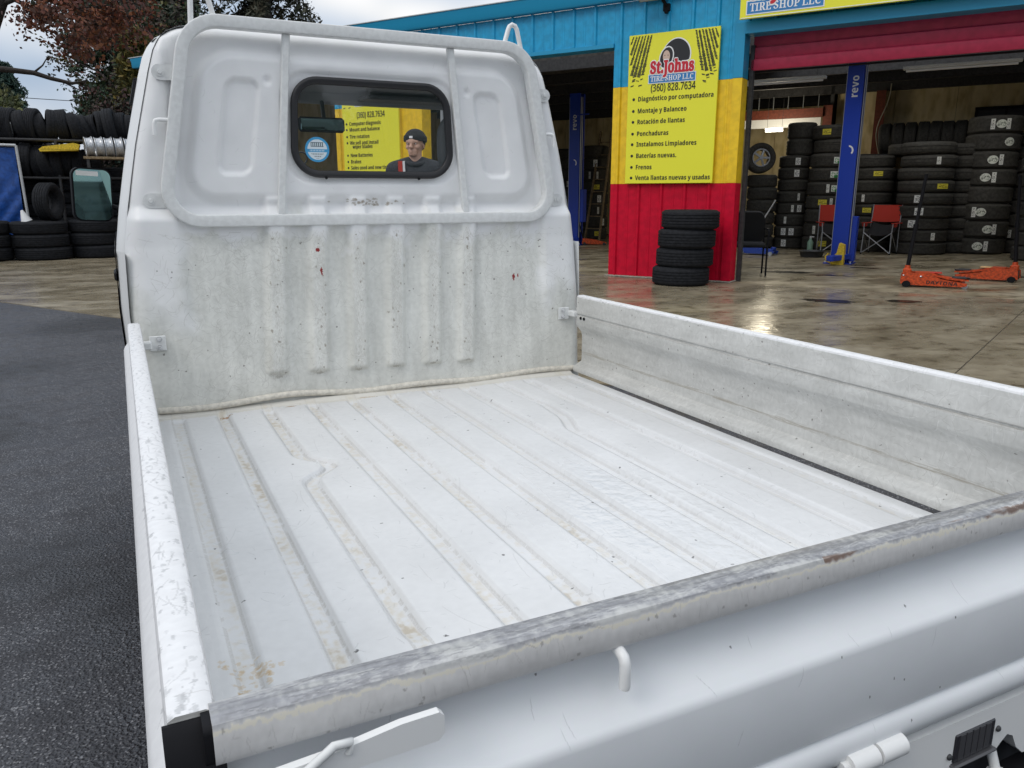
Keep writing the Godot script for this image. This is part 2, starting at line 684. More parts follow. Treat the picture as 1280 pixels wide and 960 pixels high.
func paint_floor() -> StandardMaterial3D:
	var p := Paint.new(1024, 1408, 3)
	var fine := p.field(0.05, 5, 4)
	var broad := p.field(0.02, 6, 4, 0.25, 0.25)
	var streak := p.field(0.035, 7, 4, 1.0, 0.12)
	var patch := p.field(0.03, 8, 4, 0.5, 0.14)
	var bytes := PackedByteArray()
	bytes.resize(1024 * 1408 * 3)
	for i in 1024 * 1408:
		var t := 214.0 + (fine[i] - 128) * 0.03 + (broad[i] - 128) * 0.04
		bytes[i * 3] = int(t)
		bytes[i * 3 + 1] = int(t + 1.0)
		bytes[i * 3 + 2] = int(t + 2.0)
	p.im = Image.create_from_data(1024, 1408, false, Image.FORMAT_RGB8, bytes)
	var ppm := 1024.0 / 1.38
	var dirt := lin(0.58, 0.535, 0.45)
	var mud := lin(0.42, 0.35, 0.25)
	var grit := lin(0.34, 0.32, 0.29)
	var grey := lin(0.55, 0.55, 0.53)
	for j in 1408:                    # grit and dried mud that has collected in the grooves
		var z := 1.9 * j / 1408.0
		for k in RIBS.size() + 2:
			var c: float = rib_x(k, z) if k < 9 else (-0.654 if k == 9 else 0.630)
			var muddy: float = [0.95, 0.95, 0.8, 0.75, 0.7, 0.45, 0.3, 0.25, 0.2, 0.8, 0.4][k]
			var mid := int((c + 0.69) * ppm)
			for i in range(mid - 21, mid + 22):
				var off := absf(i - mid) / ppm
				var q := j * 1024 + i
				if i < 0 or i > 1023:
					continue
				var a := 0.30 + (streak[q] - 128.0) / 190.0 + (patch[q] - 128.0) / 240.0 + (fine[q] - 128.0) / 110.0
				a = clampf(a * 0.8, 0.0, 0.7) * (1.0 - smooth(0.008, 0.013, off))
				p.dab(i, j, dirt.lerp(mud, clampf((patch[q] + streak[q] + fine[q] * 0.6 - 395.0) / 50.0, 0.0, 1.0)), a * muddy)
				if off > 0.012 and off < 0.0165 and fine[q] + streak[q] > 215:      # grit held in the bend of the groove
					p.dab(i, j, grit, 0.10 + 0.35 * p.r.randf() * muddy)
	for k in 1500:                     # scuffs and specks
		var c := lin(0.42, 0.43, 0.43)
		p.scratch(p.r.randf() * 1024, p.r.randf() * 1408, p.r.randf() * TAU, 3 + p.r.randf() * 16, c, 0.25 + p.r.randf() * 0.3, (p.r.randf() - 0.5) * 0.1)
	for k in 60:
		p.scratch(p.r.randf() * 1024, p.r.randf() * 1408, 1.2 + p.r.randf() * 0.7, 30 + p.r.randf() * 60, lin(0.40, 0.40, 0.40), 0.3, (p.r.randf() - 0.5) * 0.03)
	for k in 130:
		p.blot(p.r.randf() * 1024, p.r.randf() * 1408, 1.0 + p.r.randf() * 2.0, 1.0 + p.r.randf() * 2.6, lin(0.06, 0.06, 0.06), 0.8)
	for q in [[-0.676, 1.40, 0.010, 0.012], [-0.640, 1.415, 0.008, 0.016], [-0.628, 1.435, 0.006, 0.018], [-0.668, 1.46, 0.007, 0.014]]:
		for k in 15:
			p.blot((q[0] + p.r.randfn(0, q[2]) + 0.69) * ppm, (q[1] + p.r.randfn(0, q[3])) * 741.0, 1.5 + p.r.randf() * 3, 1.5 + p.r.randf() * 4, lin(0.46, 0.25, 0.07), 0.22)
	for q in [[-0.33, 0.035], [-0.10, 0.028], [-0.08, 0.03], [-0.52, 0.05]]:
		p.blot((q[0] + 0.69) * ppm, q[1] * 741.0, 16, 4, lin(0.30, 0.16, 0.08), 0.7)
	var seal := lin(0.62, 0.585, 0.50)
	for i in 1024:
		var e := int(22 + 6 * sin(i * 0.02) + fine[i * 3] * 0.05)
		for j in e:
			p.dab(i, j, seal, 0.55 if j < e - 4 else 0.3)
	var m := mat(1, 1, 1, 1.0)
	m.albedo_texture = p.tex()
	# water: a film with beads lies on the rear right of the floor
	var cell := FastNoiseLite.new()
	cell.noise_type = FastNoiseLite.TYPE_CELLULAR
	cell.cellular_return_type = FastNoiseLite.RETURN_DISTANCE
	cell.frequency = 0.05
	cell.seed = 4
	var hi := Image.create_empty(1024, 1408, false, Image.FORMAT_L8)
	var ro := Image.create_empty(1024, 1408, false, Image.FORMAT_L8)
	var hb := PackedByteArray()
	var rb := PackedByteArray()
	hb.resize(1024 * 1408)
	rb.resize(1024 * 1408)
	for j in 1408:
		for i in 1024:
			var q := j * 1024 + i
			var x := i / ppm - 0.69
			var z := 1.9 * j / 1408.0
			var wet := exp(-pow((x - 0.16) / 0.20, 2.0) - pow((z - 1.20) / 0.33, 2.0)) * 1.25 + (patch[q] - 128.0) / 240.0 - 0.35
			wet = clampf(wet * 2.2, 0.0, 1.0)
			var h := 120.0 + (fine[q] - 128.0) * 0.10
			if wet > 0.02:
				h += wet * 110.0 * clampf(-cell.get_noise_2d(i, j), -1.0, 1.0)
			hb[q] = int(clampf(h, 0, 255))
			rb[q] = int(lerpf(92.0 + (broad[q] - 128) * 0.25, 26.0, wet))
	hi.set_data(1024, 1408, false, Image.FORMAT_L8, hb)
	ro.set_data(1024, 1408, false, Image.FORMAT_L8, rb)
	hi.convert(Image.FORMAT_RGBA8)
	hi.bump_map_to_normal_map(4.0)
	m.normal_enabled = true
	m.normal_texture = ImageTexture.create_from_image(hi)
	m.normal_scale = 0.8
	m.roughness_texture = ImageTexture.create_from_image(ro)
	return m

func cab_half(y: float) -> float:     # half the width of the cab at a height
	var pts := [[0.30, 0.70], [0.60, 0.738], [0.93, 0.747], [1.105, 0.741], [1.22, 0.722], [1.302, 0.705], [1.40, 0.684], [1.489, 0.661], [1.60, 0.632], [1.655, 0.615], [1.690, 0.596], [1.712, 0.570], [1.725, 0.535], [1.732, 0.49], [1.745, 0.43]]
	for i in pts.size() - 1:
		if y <= pts[i + 1][0]:
			return lerpf(pts[i][1], pts[i + 1][1], clampf((y - pts[i][0]) / (pts[i + 1][0] - pts[i][0]), 0, 1))
	return 0.46

const WALL_RIBS := [-0.325, -0.197, -0.071, 0.054, 0.181, 0.305]

func in_round(x: float, y: float, cx: float, cy: float, w: float, h: float, r: float) -> float:   # distance to a rounded rectangle, negative inside
	var q := Vector2(absf(x - cx) - w * 0.5 + r, absf(y - cy) - h * 0.5 + r)
	return Vector2(maxf(q.x, 0), maxf(q.y, 0)).length() + minf(maxf(q.x, q.y), 0.0) - r

func panel_z(x: float, y: float) -> float:
	var z := -0.012 - 0.048 * clampf((y - 0.66) / 0.46, 0.0, 1.0) - 0.026 * smooth(1.19, 1.235, y)
	var ax := absf(x)
	var w := cab_half(y)
	var r := 0.040
	if ax > w - r:                                   # rolls forward into the cab side
		var k := (ax - (w - r)) / r
		z -= r * (1.0 - sqrt(maxf(0.0, 1.0 - k * k)))
	if y > 1.69:
		z -= 0.9 * pow(y - 1.69, 2.0) / 0.05
	# corner pillars stand proud above the bed sides
	z += 0.013 * smooth(0.575, 0.605, ax) * smooth(0.84, 0.96, y - 0.10 * (ax - 0.60)) * (1.0 - smooth(0.69, 0.74, ax))
	# raised field round the window
	var d := in_round(x, y, 0.0, 1.455, 1.02 - (y - 1.455) * 0.36, 0.37, 0.07)
	z += 0.020 * (1.0 - smooth(0.0, 0.034, d))
	for sgn in [-1.0, 1.0]:                           # pressed pockets either side of it
		var px = x - sgn * (0.405 - (y - 1.46) * 0.16)
		var e := in_round(px, y, 0.0, 1.455, 0.105, 0.275, 0.035)
		z -= 0.010 * (1.0 - smooth(-0.012, 0.0, e))
		z -= 0.006 * (1.0 - smooth(0.004, 0.016, Vector2(x - sgn * 0.316, y - 1.588).length()))
	var g := in_round(x, y, 0.0, 1.461, 0.56, 0.315, 0.085)
	z -= 0.007 * (1.0 - smooth(-0.004, 0.010, g))
	for c in WALL_RIBS:                               # six upright ribs
		var cx: float = c + (y - 1.12) * 0.065
		var rib := (1.0 - smooth(0.018, 0.040, absf(x - cx))) * smooth(0.700, 0.716, y - 0.03 * (0.3 - x)) * (1.0 - smooth(1.245, 1.265, y))
		z += 0.018 * rib
	z += 0.012 * pow(1.0 - smooth(0.62, 0.68, y), 2.0)
	z += 0.0016 * sin(x * 11.0) * sin(y * 9.0 + 1.0)   # dents of use
	return z

func paint_panel() -> StandardMaterial3D:
	var p := Paint.new(1280, 960, 9)            # u: x -0.78..0.78, v: y 1.76..0.59
	var fine := p.field(0.06, 15, 4)
	var broad := p.field(0.03, 16, 4, 0.25, 0.25)
	var runs := p.field(0.04, 17, 4, 0.6, 0.06)
	var bytes := PackedByteArray()
	bytes.resize(1280 * 960 * 3)
	for j in 960:
		var y := 1.76 - 1.17 * j / 960.0
		for i in 1280:
			var q := j * 1280 + i
			var x := 1.56 * i / 1280.0 - 0.78
			var worn := clampf((1.185 - y + (broad[q] - 128) * 0.0012) * 14.0, 0.0, 1.0)
			worn *= 1.0 - 0.85 * smooth(0.56, 0.62, absf(x) + (broad[q] - 128) * 0.0003) * smooth(0.86, 0.98, y - (absf(x) - 0.62) * 0.8 + (broad[q] - 128) * 0.0006)
			var t := 228.0 + (broad[q] - 128) * 0.05
			var dirty := 207.0 + (fine[q] - 128) * 0.07 + (runs[q] - 128) * 0.10 + (broad[q] - 128) * 0.09
			var v := lerpf(t, dirty, worn)
			bytes[q * 3] = int(clampf(v, 0, 255))
			bytes[q * 3 + 1] = int(clampf(v + 0.5, 0, 255))
			bytes[q * 3 + 2] = int(clampf(v + lerpf(1.0, -5.0, worn), 0, 255))
	p.im = Image.create_from_data(1280, 960, false, Image.FORMAT_RGB8, bytes)
	var px := func(x: float) -> float: return (x + 0.78) / 1.56 * 1280.0
	var py := func(y: float) -> float: return (1.76 - y) / 1.17 * 960.0
	for c in WALL_RIBS:                          # paint rubbed off the crowns of the ribs
		for k in 700:
			var y := 0.72 + p.r.randf() * 0.44
			var x: float = c + (y - 1.12) * 0.065 + p.r.randfn(0.0, 0.010)
			p.scratch(px.call(x), py.call(y), PI / 2 + p.r.randfn(0, 0.5), 2 + p.r.randf() * 9, [lin(0.40, 0.38, 0.34), lin(0.80, 0.80, 0.79), lin(0.52, 0.50, 0.46)][p.r.randi() % 3], 0.5, 0.0)
		for k in 9:
			var yy := 0.73 + p.r.randf() * 0.42
			p.blot(px.call(c + (yy - 1.12) * 0.065 + p.r.randfn(0, 0.012)), py.call(yy), 2 + p.r.randf() * 2, 2 + p.r.randf() * 4, lin(0.22, 0.19, 0.15), 0.6)
		p.blot(px.call(c - 0.027), py.call(0.715), 12, 4, lin(0.36, 0.34, 0.30), 0.7)
	for k in 3600:                               # scratches of loads thrown against the wall
		var y := 0.66 + p.r.randf() * 0.50
		var dark := p.r.randf() < 0.62
		var x := p.r.randf() * 1.44 - 0.72
		if k % 3 == 0:
			x = -0.42 + p.r.randfn(0, 0.12)
		elif k % 3 == 1:
			x = 0.45 + p.r.randfn(0, 0.13)
		p.scratch(px.call(x), py.call(y), p.r.randf() * PI, 6 + p.r.randf() * 34, lin(0.36, 0.35, 0.32) if dark else lin(0.78, 0.78, 0.77), 0.12 + p.r.randf() * 0.3, p.r.randfn(0, 0.05))
	for k in 90:
		p.scratch(px.call(p.r.randf() * 1.4 - 0.7), py.call(1.20 + p.r.randf() * 0.5), p.r.randf() * PI, 4 + p.r.randf() * 18, lin(0.45, 0.45, 0.44), 0.3, p.r.randfn(0, 0.05))
	for k in 70:
		p.blot(px.call(p.r.randf() * 1.4 - 0.7), py.call(0.66 + p.r.randf() * 0.5), 1.2 + p.r.randf() * 2, 1.2 + p.r.randf() * 2, lin(0.10, 0.09, 0.08), 0.7)
	for q in [[-0.205, 1.10, 5, 5], [-0.198, 1.035, 3, 7], [-0.197, 1.025, 2, 3], [0.475, 0.985, 4, 8], [0.492, 0.99, 2, 5]]:
		p.blot(px.call(q[0]), py.call(q[1]), q[2] * 1.3, q[3] * 1.3, lin(0.22, 0.012, 0.012), 0.95)
	for k in 40:                                 # brown grime on the ledge under the rail
		p.blot(px.call(p.r.randfn(-0.03, 0.05)), py.call(1.232 + p.r.randf() * 0.02), 3 + p.r.randf() * 4, 2 + p.r.randf() * 2, lin(0.25, 0.21, 0.16), 0.45)
	var m := mat(1, 1, 1, 0.38)
	m.albedo_texture = p.tex()
	return m

func arc_of(prof: Array) -> Array:
	var a := [0.0]
	for i in prof.size():
		a.append(a[-1] + prof[i].distance_to(prof[(i + 1) % prof.size()]))
	return a

func paint_gate(seed_: int, arcs: Array, top0: float, top1: float, chips: float) -> StandardMaterial3D:
	var p := Paint.new(2048, 512, seed_)          # u: metres along / 1.9, v: metres round
	var total: float = arcs[-1]
	var fine := p.field(0.06, seed_ + 1, 4)
	var broad := p.field(0.03, seed_ + 2, 4, 0.2, 0.3)
	var long := p.field(0.05, seed_ + 3, 4, 0.10, 1.0)
	var bytes := PackedByteArray()
	bytes.resize(2048 * 512 * 3)
	for j in 512:
		var v := total * j / 512.0
		for i in 2048:
			var q := j * 2048 + i
			var inner := v < top0
			var t := 194.0 + (fine[q] - 128) * 0.07 + (broad[q] - 128) * 0.08 + (long[q] - 128) * 0.08 if inner else 222.0 + (fine[q] - 128) * 0.05
			if v >= top0 and v < top1:
				t = 224.0 + (fine[q] - 128) * 0.06
			bytes[q * 3] = int(clampf(t, 0, 255))
			bytes[q * 3 + 1] = int(clampf(t, 0, 255))
			bytes[q * 3 + 2] = int(clampf(t + (-3.0 if inner else 1.0), 0, 255))
	p.im = Image.create_from_data(2048, 512, false, Image.FORMAT_RGB8, bytes)
	for k in 2600:
		var v := p.r.randf() * top0 / total * 512.0
		var dark := p.r.randf() < 0.65
		p.scratch(p.r.randf() * 2048, v, p.r.randfn(0.0, 0.5) + (PI / 2 if p.r.randf() < 0.3 else 0.0), 5 + p.r.randf() * 30, lin(0.34, 0.33, 0.31) if dark else lin(0.80, 0.80, 0.79), 0.15 + p.r.randf() * 0.3, p.r.randfn(0, 0.03))
	for k in 26:                                   # long rubs along the crease
		p.scratch(p.r.randf() * 1900, (top0 - 0.062 + p.r.randfn(0, 0.006)) / total * 512.0, p.r.randfn(0, 0.01), 80 + p.r.randf() * 300, lin(0.33, 0.31, 0.28), 0.35)
	for k in 260:                                  # brown strokes along the lower crease
		p.scratch(p.r.randf() * 2000, (0.092 + p.r.randfn(0, 0.0025)) / total * 512.0, p.r.randfn(0, 0.01), 15 + p.r.randf() * 90, lin(0.30, 0.27, 0.22), 0.35)
	for k in 90:
		p.blot(p.r.randf() * 2048, p.r.randf() * top0 / total * 512.0, 1.5 + p.r.randf() * 3, 1.0 + p.r.randf() * 2, lin(0.12, 0.11, 0.10), 0.7)
	for k in int(420 * chips):
		p.blot(p.r.randf() * 2048, lerpf(top0, top1, p.r.randf()) / total * 512.0, 1.5 + p.r.randf() * p.r.randf() * 14, 1 + p.r.randf() * 2.2, lin(0.34, 0.345, 0.35), 0.15 + 0.4 * p.r.randf())
	for k in int(160 * chips):
		p.scratch(p.r.randf() * 2048, lerpf(top0, top1, p.r.randf()) / total * 512.0, p.r.randfn(0, 0.25), 8 + p.r.randf() * 50, lin(0.40, 0.40, 0.40), 0.35, p.r.randfn(0, 0.01))
	var m := mat(1, 1, 1, 0.42)
	m.albedo_texture = p.tex()
	m.uv1_scale = Vector3(1.0 / 1.9, 1.0 / total, 1)
	return m

func paint_tailgate(arcs: Array, top0: float, top1: float, rail_end: float) -> StandardMaterial3D:
	var p := Paint.new(2048, 512, 77)
	var total: float = arcs[-1]
	var fine := p.field(0.07, 71, 4)
	var broad := p.field(0.03, 72, 4, 0.2, 0.5)
	var long := p.field(0.05, 73, 4, 0.12, 1.0)
	var bytes := PackedByteArray()
	bytes.resize(2048 * 512 * 3)
	var top_mid := lerpf(top0, top1, 0.5)
	for j in 512:
		var v := total * j / 512.0
		for i in 2048:
			var q := j * 2048 + i
			var c := Color(0.855, 0.865, 0.875) * (1.0 + (broad[q] - 128) * 0.00012)
			if v < top0:
				c = Color(0.80, 0.80, 0.795) * (1.0 + (fine[q] - 128) * 0.001)
			elif v < rail_end:
				c = Color(0.80, 0.795, 0.79) * (1.0 + (fine[q] - 128) * 0.0003 + (long[q] - 128) * 0.0004)
			# the paint is worn off the top down to grey metal, with a little rust where the bare edge starts
			var bare := 1.0 - absf(v - top_mid) / ((top1 - top0) * 0.60) + (fine[q] - 128) * 0.0012 + (long[q] - 128) * 0.0022
			if bare > -0.10:
				var g := 0.60 - i * 0.00006 + (fine[q] - 128) * 0.0006 + (long[q] - 128) * 0.0007 - 0.12 * clampf((bare - 0.75) * 4.0, 0.0, 1.0)
				var metal := Color(g, g * 1.005, g * 1.03)
				var pale := clampf((long[q] + broad[q] * 0.5 + fine[q] * 0.4 - 214.0 - i * 0.026) / 70.0, 0.0, 1.0)
				metal = metal.lerp(Color(0.78, 0.78, 0.76), pale * 0.6)
				if v > top_mid and bare < 0.42 and i > 800:
					metal = metal.lerp(Color(0.42, 0.33, 0.28), clampf((long[q] - 118.0) / 26.0, 0.0, 0.85))
				c = c.lerp(metal, clampf((bare + 0.10) * 5.0, 0.0, 1.0))
			elif bare > -0.26 and v > top_mid:
				c = c.lerp(Color(0.84, 0.82, 0.76), 0.8)
			bytes[q * 3] = int(clampf(c.r * 255, 0, 255))
			bytes[q * 3 + 1] = int(clampf(c.g * 255, 0, 255))
			bytes[q * 3 + 2] = int(clampf(c.b * 255, 0, 255))
	p.im = Image.create_from_data(2048, 512, false, Image.FORMAT_RGB8, bytes)
	for k in 900:                     # rubbed along the top by loads sliding over it
		p.scratch(p.r.randf() * 2048, lerpf(top0, top1, p.r.randf()) / total * 512.0, p.r.randfn(0, 0.12), 6 + p.r.randf() * 60, lin(0.62, 0.62, 0.61) if p.r.randf() < 0.55 else lin(0.12, 0.12, 0.125), 0.12 + 0.28 * p.r.randf())
	for k in 220:
		p.scratch(p.r.randf() * 2048, lerpf(top1, rail_end, p.r.randf()) / total * 512.0, PI / 2 + p.r.randfn(0, 0.6), 3 + p.r.randf() * 12, lin(0.36, 0.35, 0.34), 0.3)
	for k in 60:
		p.blot(p.r.randf() * 2048, lerpf(top1, rail_end, p.r.randf()) / total * 512.0, 1.2 + p.r.randf() * 2.5, 1 + p.r.randf() * 1.5, lin(0.22, 0.21, 0.20), 0.5)
	for k in 46:
		p.scratch(p.r.randf() * 2048, lerpf(rail_end, total * 0.92, p.r.randf()) / total * 512.0, PI / 2 + p.r.randfn(0, 0.5), 6 + p.r.randf() * 22, lin(0.30, 0.31, 0.32), 0.35, p.r.randfn(0, 0.03))
	for k in 30:
		p.blot(p.r.randf() * 2048, lerpf(rail_end, total * 0.9, p.r.randf()) / total * 512.0, 2, 1.5, lin(0.06, 0.06, 0.06), 0.7)
	var m := mat(1, 1, 1, 0.34)
	m.albedo_texture = p.tex()
	m.uv1_scale = Vector3(1.0 / 1.46, 1.0 / total, 1)
	return m

func fillet(corners: Array, radii: Array, seg := 8) -> Array:      # a closed path with rounded corners
	var o := []
	var m := corners.size()
	for i in m:
		var c: Vector3 = corners[i]
		var a: Vector3 = (corners[(i + m - 1) % m] - c).normalized()
		var b: Vector3 = (corners[(i + 1) % m] - c).normalized()
		var half := acos(clampf(a.dot(b), -1, 1)) * 0.5
		var cut: float = radii[i] / tan(half)
		var mid: Vector3 = c + (a + b).normalized() * (radii[i] / sin(half))
		var p0 := c + a * cut
		var p1 := c + b * cut
		for k in seg + 1:
			var d := (p0 - mid).slerp(p1 - mid, float(k) / seg)
			o.append(mid + d)
	return o

func bolt(b: MB, p: Vector3, dir: Vector3, r := 0.007):
	b.cyl(p, p + dir * 0.002, r * 1.7, r * 1.7, 14)
	b.cyl(p + dir * 0.002, p + dir * 0.006, r, r * 0.85, 6)

func build_truck():
	var t := thing("pickup_truck", "small white pickup truck with an empty ribbed cargo bed and worn drop sides", "pickup truck", Vector3.ZERO)
	# ---- cargo bed
	var b := MB.new()
	b.grid(290, 270, func(u, v): return Vector3(-0.712 + 1.394 * u, FLOOR_Y + floor_h(-0.712 + 1.394 * u, 1.895 * v), 1.895 * v), func(u, v): return Vector2((1.394 * u - 0.022) / 1.38, v * 0.9974), Vector3.UP)
	part(t, "cargo_floor", b, paint_floor())
	b = MB.new()
	b.box(Vector3(0, 0.575, 0.95), Vector3(1.46, 0.07, 1.92), 0.01)
	b.box(Vector3(0, 0.48, 0.6), Vector3(0.7, 0.12, 3.4), 0.01)
	part(t, "chassis", b, M.black)
	b = MB.new()
	var path := []
	for i in 60:
		var x := -0.70 + 1.40 * i / 59.0
		path.append(Vector3(x, 0.646 + 0.010 * smooth(0.0, -0.35, x) + 0.004 * sin(x * 14.0) - 0.006 * smooth(-0.3, -0.69, x) , 0.001 + 0.005 * sin(x * 9.0)))
	b.tube(path, 0.010, 8)
	part(t, "seam_sealant", b, M.sealant)
	# ---- rear wall of the cab
	b = MB.new()
	var pos := func(u, v):
		var y: float = 1.745 - 1.145 * v
		var x: float = (u * 2.0 - 1.0) * cab_half(y)
		return Vector3(x, y, panel_z(x, y))
	var uv := func(u, v):
		var y: float = 1.745 - 1.145 * v
		return Vector2(((u * 2.0 - 1.0) * cab_half(y) + 0.78) / 1.56, (1.76 - y) / 1.17)
	var hole := func(u, v):
		var y: float = 1.745 - 1.145 * v
		return in_round((u * 2.0 - 1.0) * cab_half(y), y, 0.0, 1.461, 0.50 - (y - 1.461) * 0.10, 0.255, 0.060) < 0.0
	b.grid(240, 180, pos, uv, Vector3.BACK, hole)
	part(t, "cab_rear_wall", b, paint_panel())
	build_rear_window(t)
	build_guard(t)
	build_cab(t)
	# ---- drop sides
	var prof := [Vector2(0.697, 0.6355), Vector2(0.691, 0.638), Vector2(0.690, 0.652), Vector2(0.692, 0.6555), Vector2(0.722, 0.671), Vector2(0.7245, 0.673), Vector2(0.7260, 0.680), Vector2(0.7260, 0.70), Vector2(0.7260, 0.766), Vector2(0.721, 0.782), Vector2(0.704, 0.802), Vector2(0.700, 0.810), Vector2(0.700, 0.8405), Vector2(0.7045, 0.8425), Vector2(0.7045, 0.847), Vector2(0.700, 0.849), Vector2(0.6995, 0.868), Vector2(0.701, 0.874), Vector2(0.701, 0.906), Vector2(0.703, 0.911), Vector2(0.708, 0.914), Vector2(0.728, 0.914), Vector2(0.733, 0.911), Vector2(0.735, 0.906), Vector2(0.736, 0.862), Vector2(0.746, 0.850), Vector2(0.750, 0.84), Vector2(0.750, 0.70), Vector2(0.744, 0.68), Vector2(0.736, 0.66), Vector2(0.735, 0.6355)]
	var arcs := arc_of(prof)
	for sgn in [1.0, -1.0]:
		var right: bool = sgn > 0.0
		var pr := prof.map(func(q): return Vector2((q.x - 0.0 if right else -(q.x + 0.022)), q.y))
		b = MB.new()
		b.extrude(pr, Vector3(0, 0, 0.012), Vector3(0, 0, 1.896), Vector3.RIGHT, Vector3.UP, true, 0.80, true, 12)
		var g := part(t, "side_gate", b, paint_gate(101 if right else 131, arcs, arcs[18], arcs[24], 0.6 if right else 1.9))
		g.set_meta("label", "scratched right drop side of the bed" if right else "left drop side with chipped paint along its top")
		b = MB.new()
		var ox: float = 0.718 if right else -0.740
		b.extrude([Vector2(1.9085, 0.910), Vector2(1.912, 0.9105), Vector2(1.918, 0.906), Vector2(1.930, 0.880), Vector2(1.931, 0.868), Vector2(1.924, 0.850), Vector2(1.9085, 0.850)], Vector3(ox - 0.019, 0, 0), Vector3(0.038, 0, 0), Vector3(0, 0, 1), Vector3.UP)
		part(g, "end_cap", b, M.black)
		b = MB.new()                      # hinge pin lug and its two rivets on the cab corner
		var bx: float = 0.688 if right else -0.702
		b.box(Vector3(bx - sgn * 0.020, 0.846, -0.024), Vector3(0.044, 0.044, 0.005), 0.002)
		b.box(Vector3(bx + sgn * 0.008, 0.846, -0.004), Vector3(0.022, 0.020, 0.044), 0.003)
		part(g, "corner_bracket", b, M.white_worn)
		b = MB.new()
		for q in [0.012, -0.012]:
			bolt(b, Vector3(bx - sgn * 0.024, 0.846 + q, -0.021), Vector3.BACK, 0.005)
		part(g, "rivet", b, M.zinc)
		for k in 2:
			b = MB.new()
			var wx: float = 0.7015 if right else -0.7235
			b.cyl(Vector3(wx, 0.835, 0.045 + 0.022 * k), Vector3(wx - sgn * 0.005, 0.835, 0.045 + 0.022 * k), 0.006, 0.005, 10)
			part(g, "bolt", b, M.black)
	# ---- tailgate
	var tp := [Vector2(1.906, 0.655), Vector2(1.900, 0.665), Vector2(1.898, 0.70), Vector2(1.898, 0.909), Vector2(1.8995, 0.9125), Vector2(1.902, 0.914), Vector2(1.9235, 0.914), Vector2(1.927, 0.9125), Vector2(1.929, 0.909), Vector2(1.931, 0.887), Vector2(1.929, 0.8825), Vector2(1.924, 0.881), Vector2(1.912, 0.880), Vector2(1.910, 0.874), Vector2(1.910, 0.862), Vector2(1.9125, 0.850), Vector2(1.9175, 0.839), Vector2(1.925, 0.830), Vector2(1.934, 0.823), Vector2(1.943, 0.818), Vector2(1.9465, 0.8145), Vector2(1.948, 0.808), Vector2(1.948, 0.724), Vector2(1.946, 0.719), Vector2(1.939, 0.716), Vector2(1.946, 0.712), Vector2(1.951, 0.705), Vector2(1.953, 0.695), Vector2(1.951, 0.684), Vector2(1.944, 0.674), Vector2(1.931, 0.668), Vector2(1.915, 0.655)]
	var ta := arc_of(tp)
	b = MB.new()
	b.extrude(tp, Vector3(-0.728, 0, 0), Vector3(1.456, 0, 0), Vector3(0, 0, 1), Vector3.UP, true, 0.80, true, 12)
	var tg := part(t, "tailgate", b, paint_tailgate(ta, ta[4], ta[7], ta[10]))
	tg.set_meta("label", "tailgate worn to grey metal and rust along its top")
	for sgn in [-1.0, 1.0]:
		b = MB.new()
		b.extrude(round_rect(0.029, 0.032, 0.006, 4), Vector3(sgn * 0.729 - 0.005, 0.8965, 1.9145), Vector3(0.009, 0, 0), Vector3(0, 0, 1), Vector3.UP)
		part(tg, "end_cap", b, M.black)
		# latch lever, its pivot and the wire hook
		b = MB.new()
		b.extrude([Vector2(-0.075, -0.012), Vector2(0.048, -0.012), Vector2(0.053, -0.007), Vector2(0.053, 0.008), Vector2(0.049, 0.012), Vector2(0.02, 0.012), Vector2(-0.03, 0.006), Vector2(-0.075, 0.004)], Vector3(sgn * 0.622, 0.876, 1.944), Vector3(0, 0, 0.007), Vector3(-sgn, 0.02, 0), Vector3.UP)
		var lv := part(tg, "latch_lever", b, M.white)
		b = MB.new()
		b.tube([Vector3(sgn * 0.722, 0.862, 1.950), Vector3(sgn * 0.70, 0.868, 1.956), Vector3(sgn * 0.672, 0.878, 1.956), Vector3(sgn * 0.652, 0.888, 1.952), Vector3(sgn * 0.640, 0.886, 1.950), Vector3(sgn * 0.642, 0.878, 1.950)], 0.0035, 8)
		part(lv, "wire_hook", b, M.white_worn)
	for x in [-0.398, 0.398]:
		b = MB.new()
		b.tube([Vector3(x, 0.8795, 1.922), Vector3(x, 0.8785, 1.930), Vector3(x, 0.876, 1.9355), Vector3(x, 0.871, 1.938), Vector3(x, 0.863, 1.9385), Vector3(x, 0.851, 1.9385), Vector3(x, 0.8485, 1.938)], 0.0052, 10)
		part(tg, "rope_hook", b, M.white)
	for x in [-0.08, -0.50, 0.50]:
		b = MB.new()
		b.cyl(Vector3(x - 0.042, 0.680, 1.953), Vector3(x - 0.003, 0.680, 1.953), 0.0125, 0.0125, 18)
		b.box(Vector3(x - 0.022, 0.694, 1.948), Vector3(0.038, 0.024, 0.006), 0.002)
		b.cyl(Vector3(x + 0.001, 0.680, 1.953), Vector3(x + 0.040, 0.680, 1.953), 0.0125, 0.0125, 18)
		b.box(Vector3(x + 0.020, 0.668, 1.950), Vector3(0.038, 0.026, 0.006), 0.002)
		b.cyl(Vector3(x - 0.050, 0.680, 1.953), Vector3(x - 0.042, 0.680, 1.953), 0.006, 0.006, 10)
		part(tg, "hinge", b, M.white)
	# ---- sill under the tailgate, with the number plate lamp
	b = MB.new()
	var sill := [Vector2(-0.73, 0.664), Vector2(-0.73, 0.52), Vector2(-0.30, 0.52), Vector2(-0.26, 0.545), Vector2(-0.20, 0.598), Vector2(0.158, 0.598), Vector2(0.166, 0.605), Vector2(0.176, 0.612), Vector2(0.188, 0.606), Vector2(0.200, 0.585), Vector2(0.215, 0.572), Vector2(0.30, 0.56), Vector2(0.73, 0.56), Vector2(0.73, 0.664)]
	b.extrude(sill, Vector3(0, 0, 1.925), Vector3(0, 0, 0.020), Vector3.RIGHT, Vector3.UP)
	var sl := part(t, "rear_sill", b, M.white)
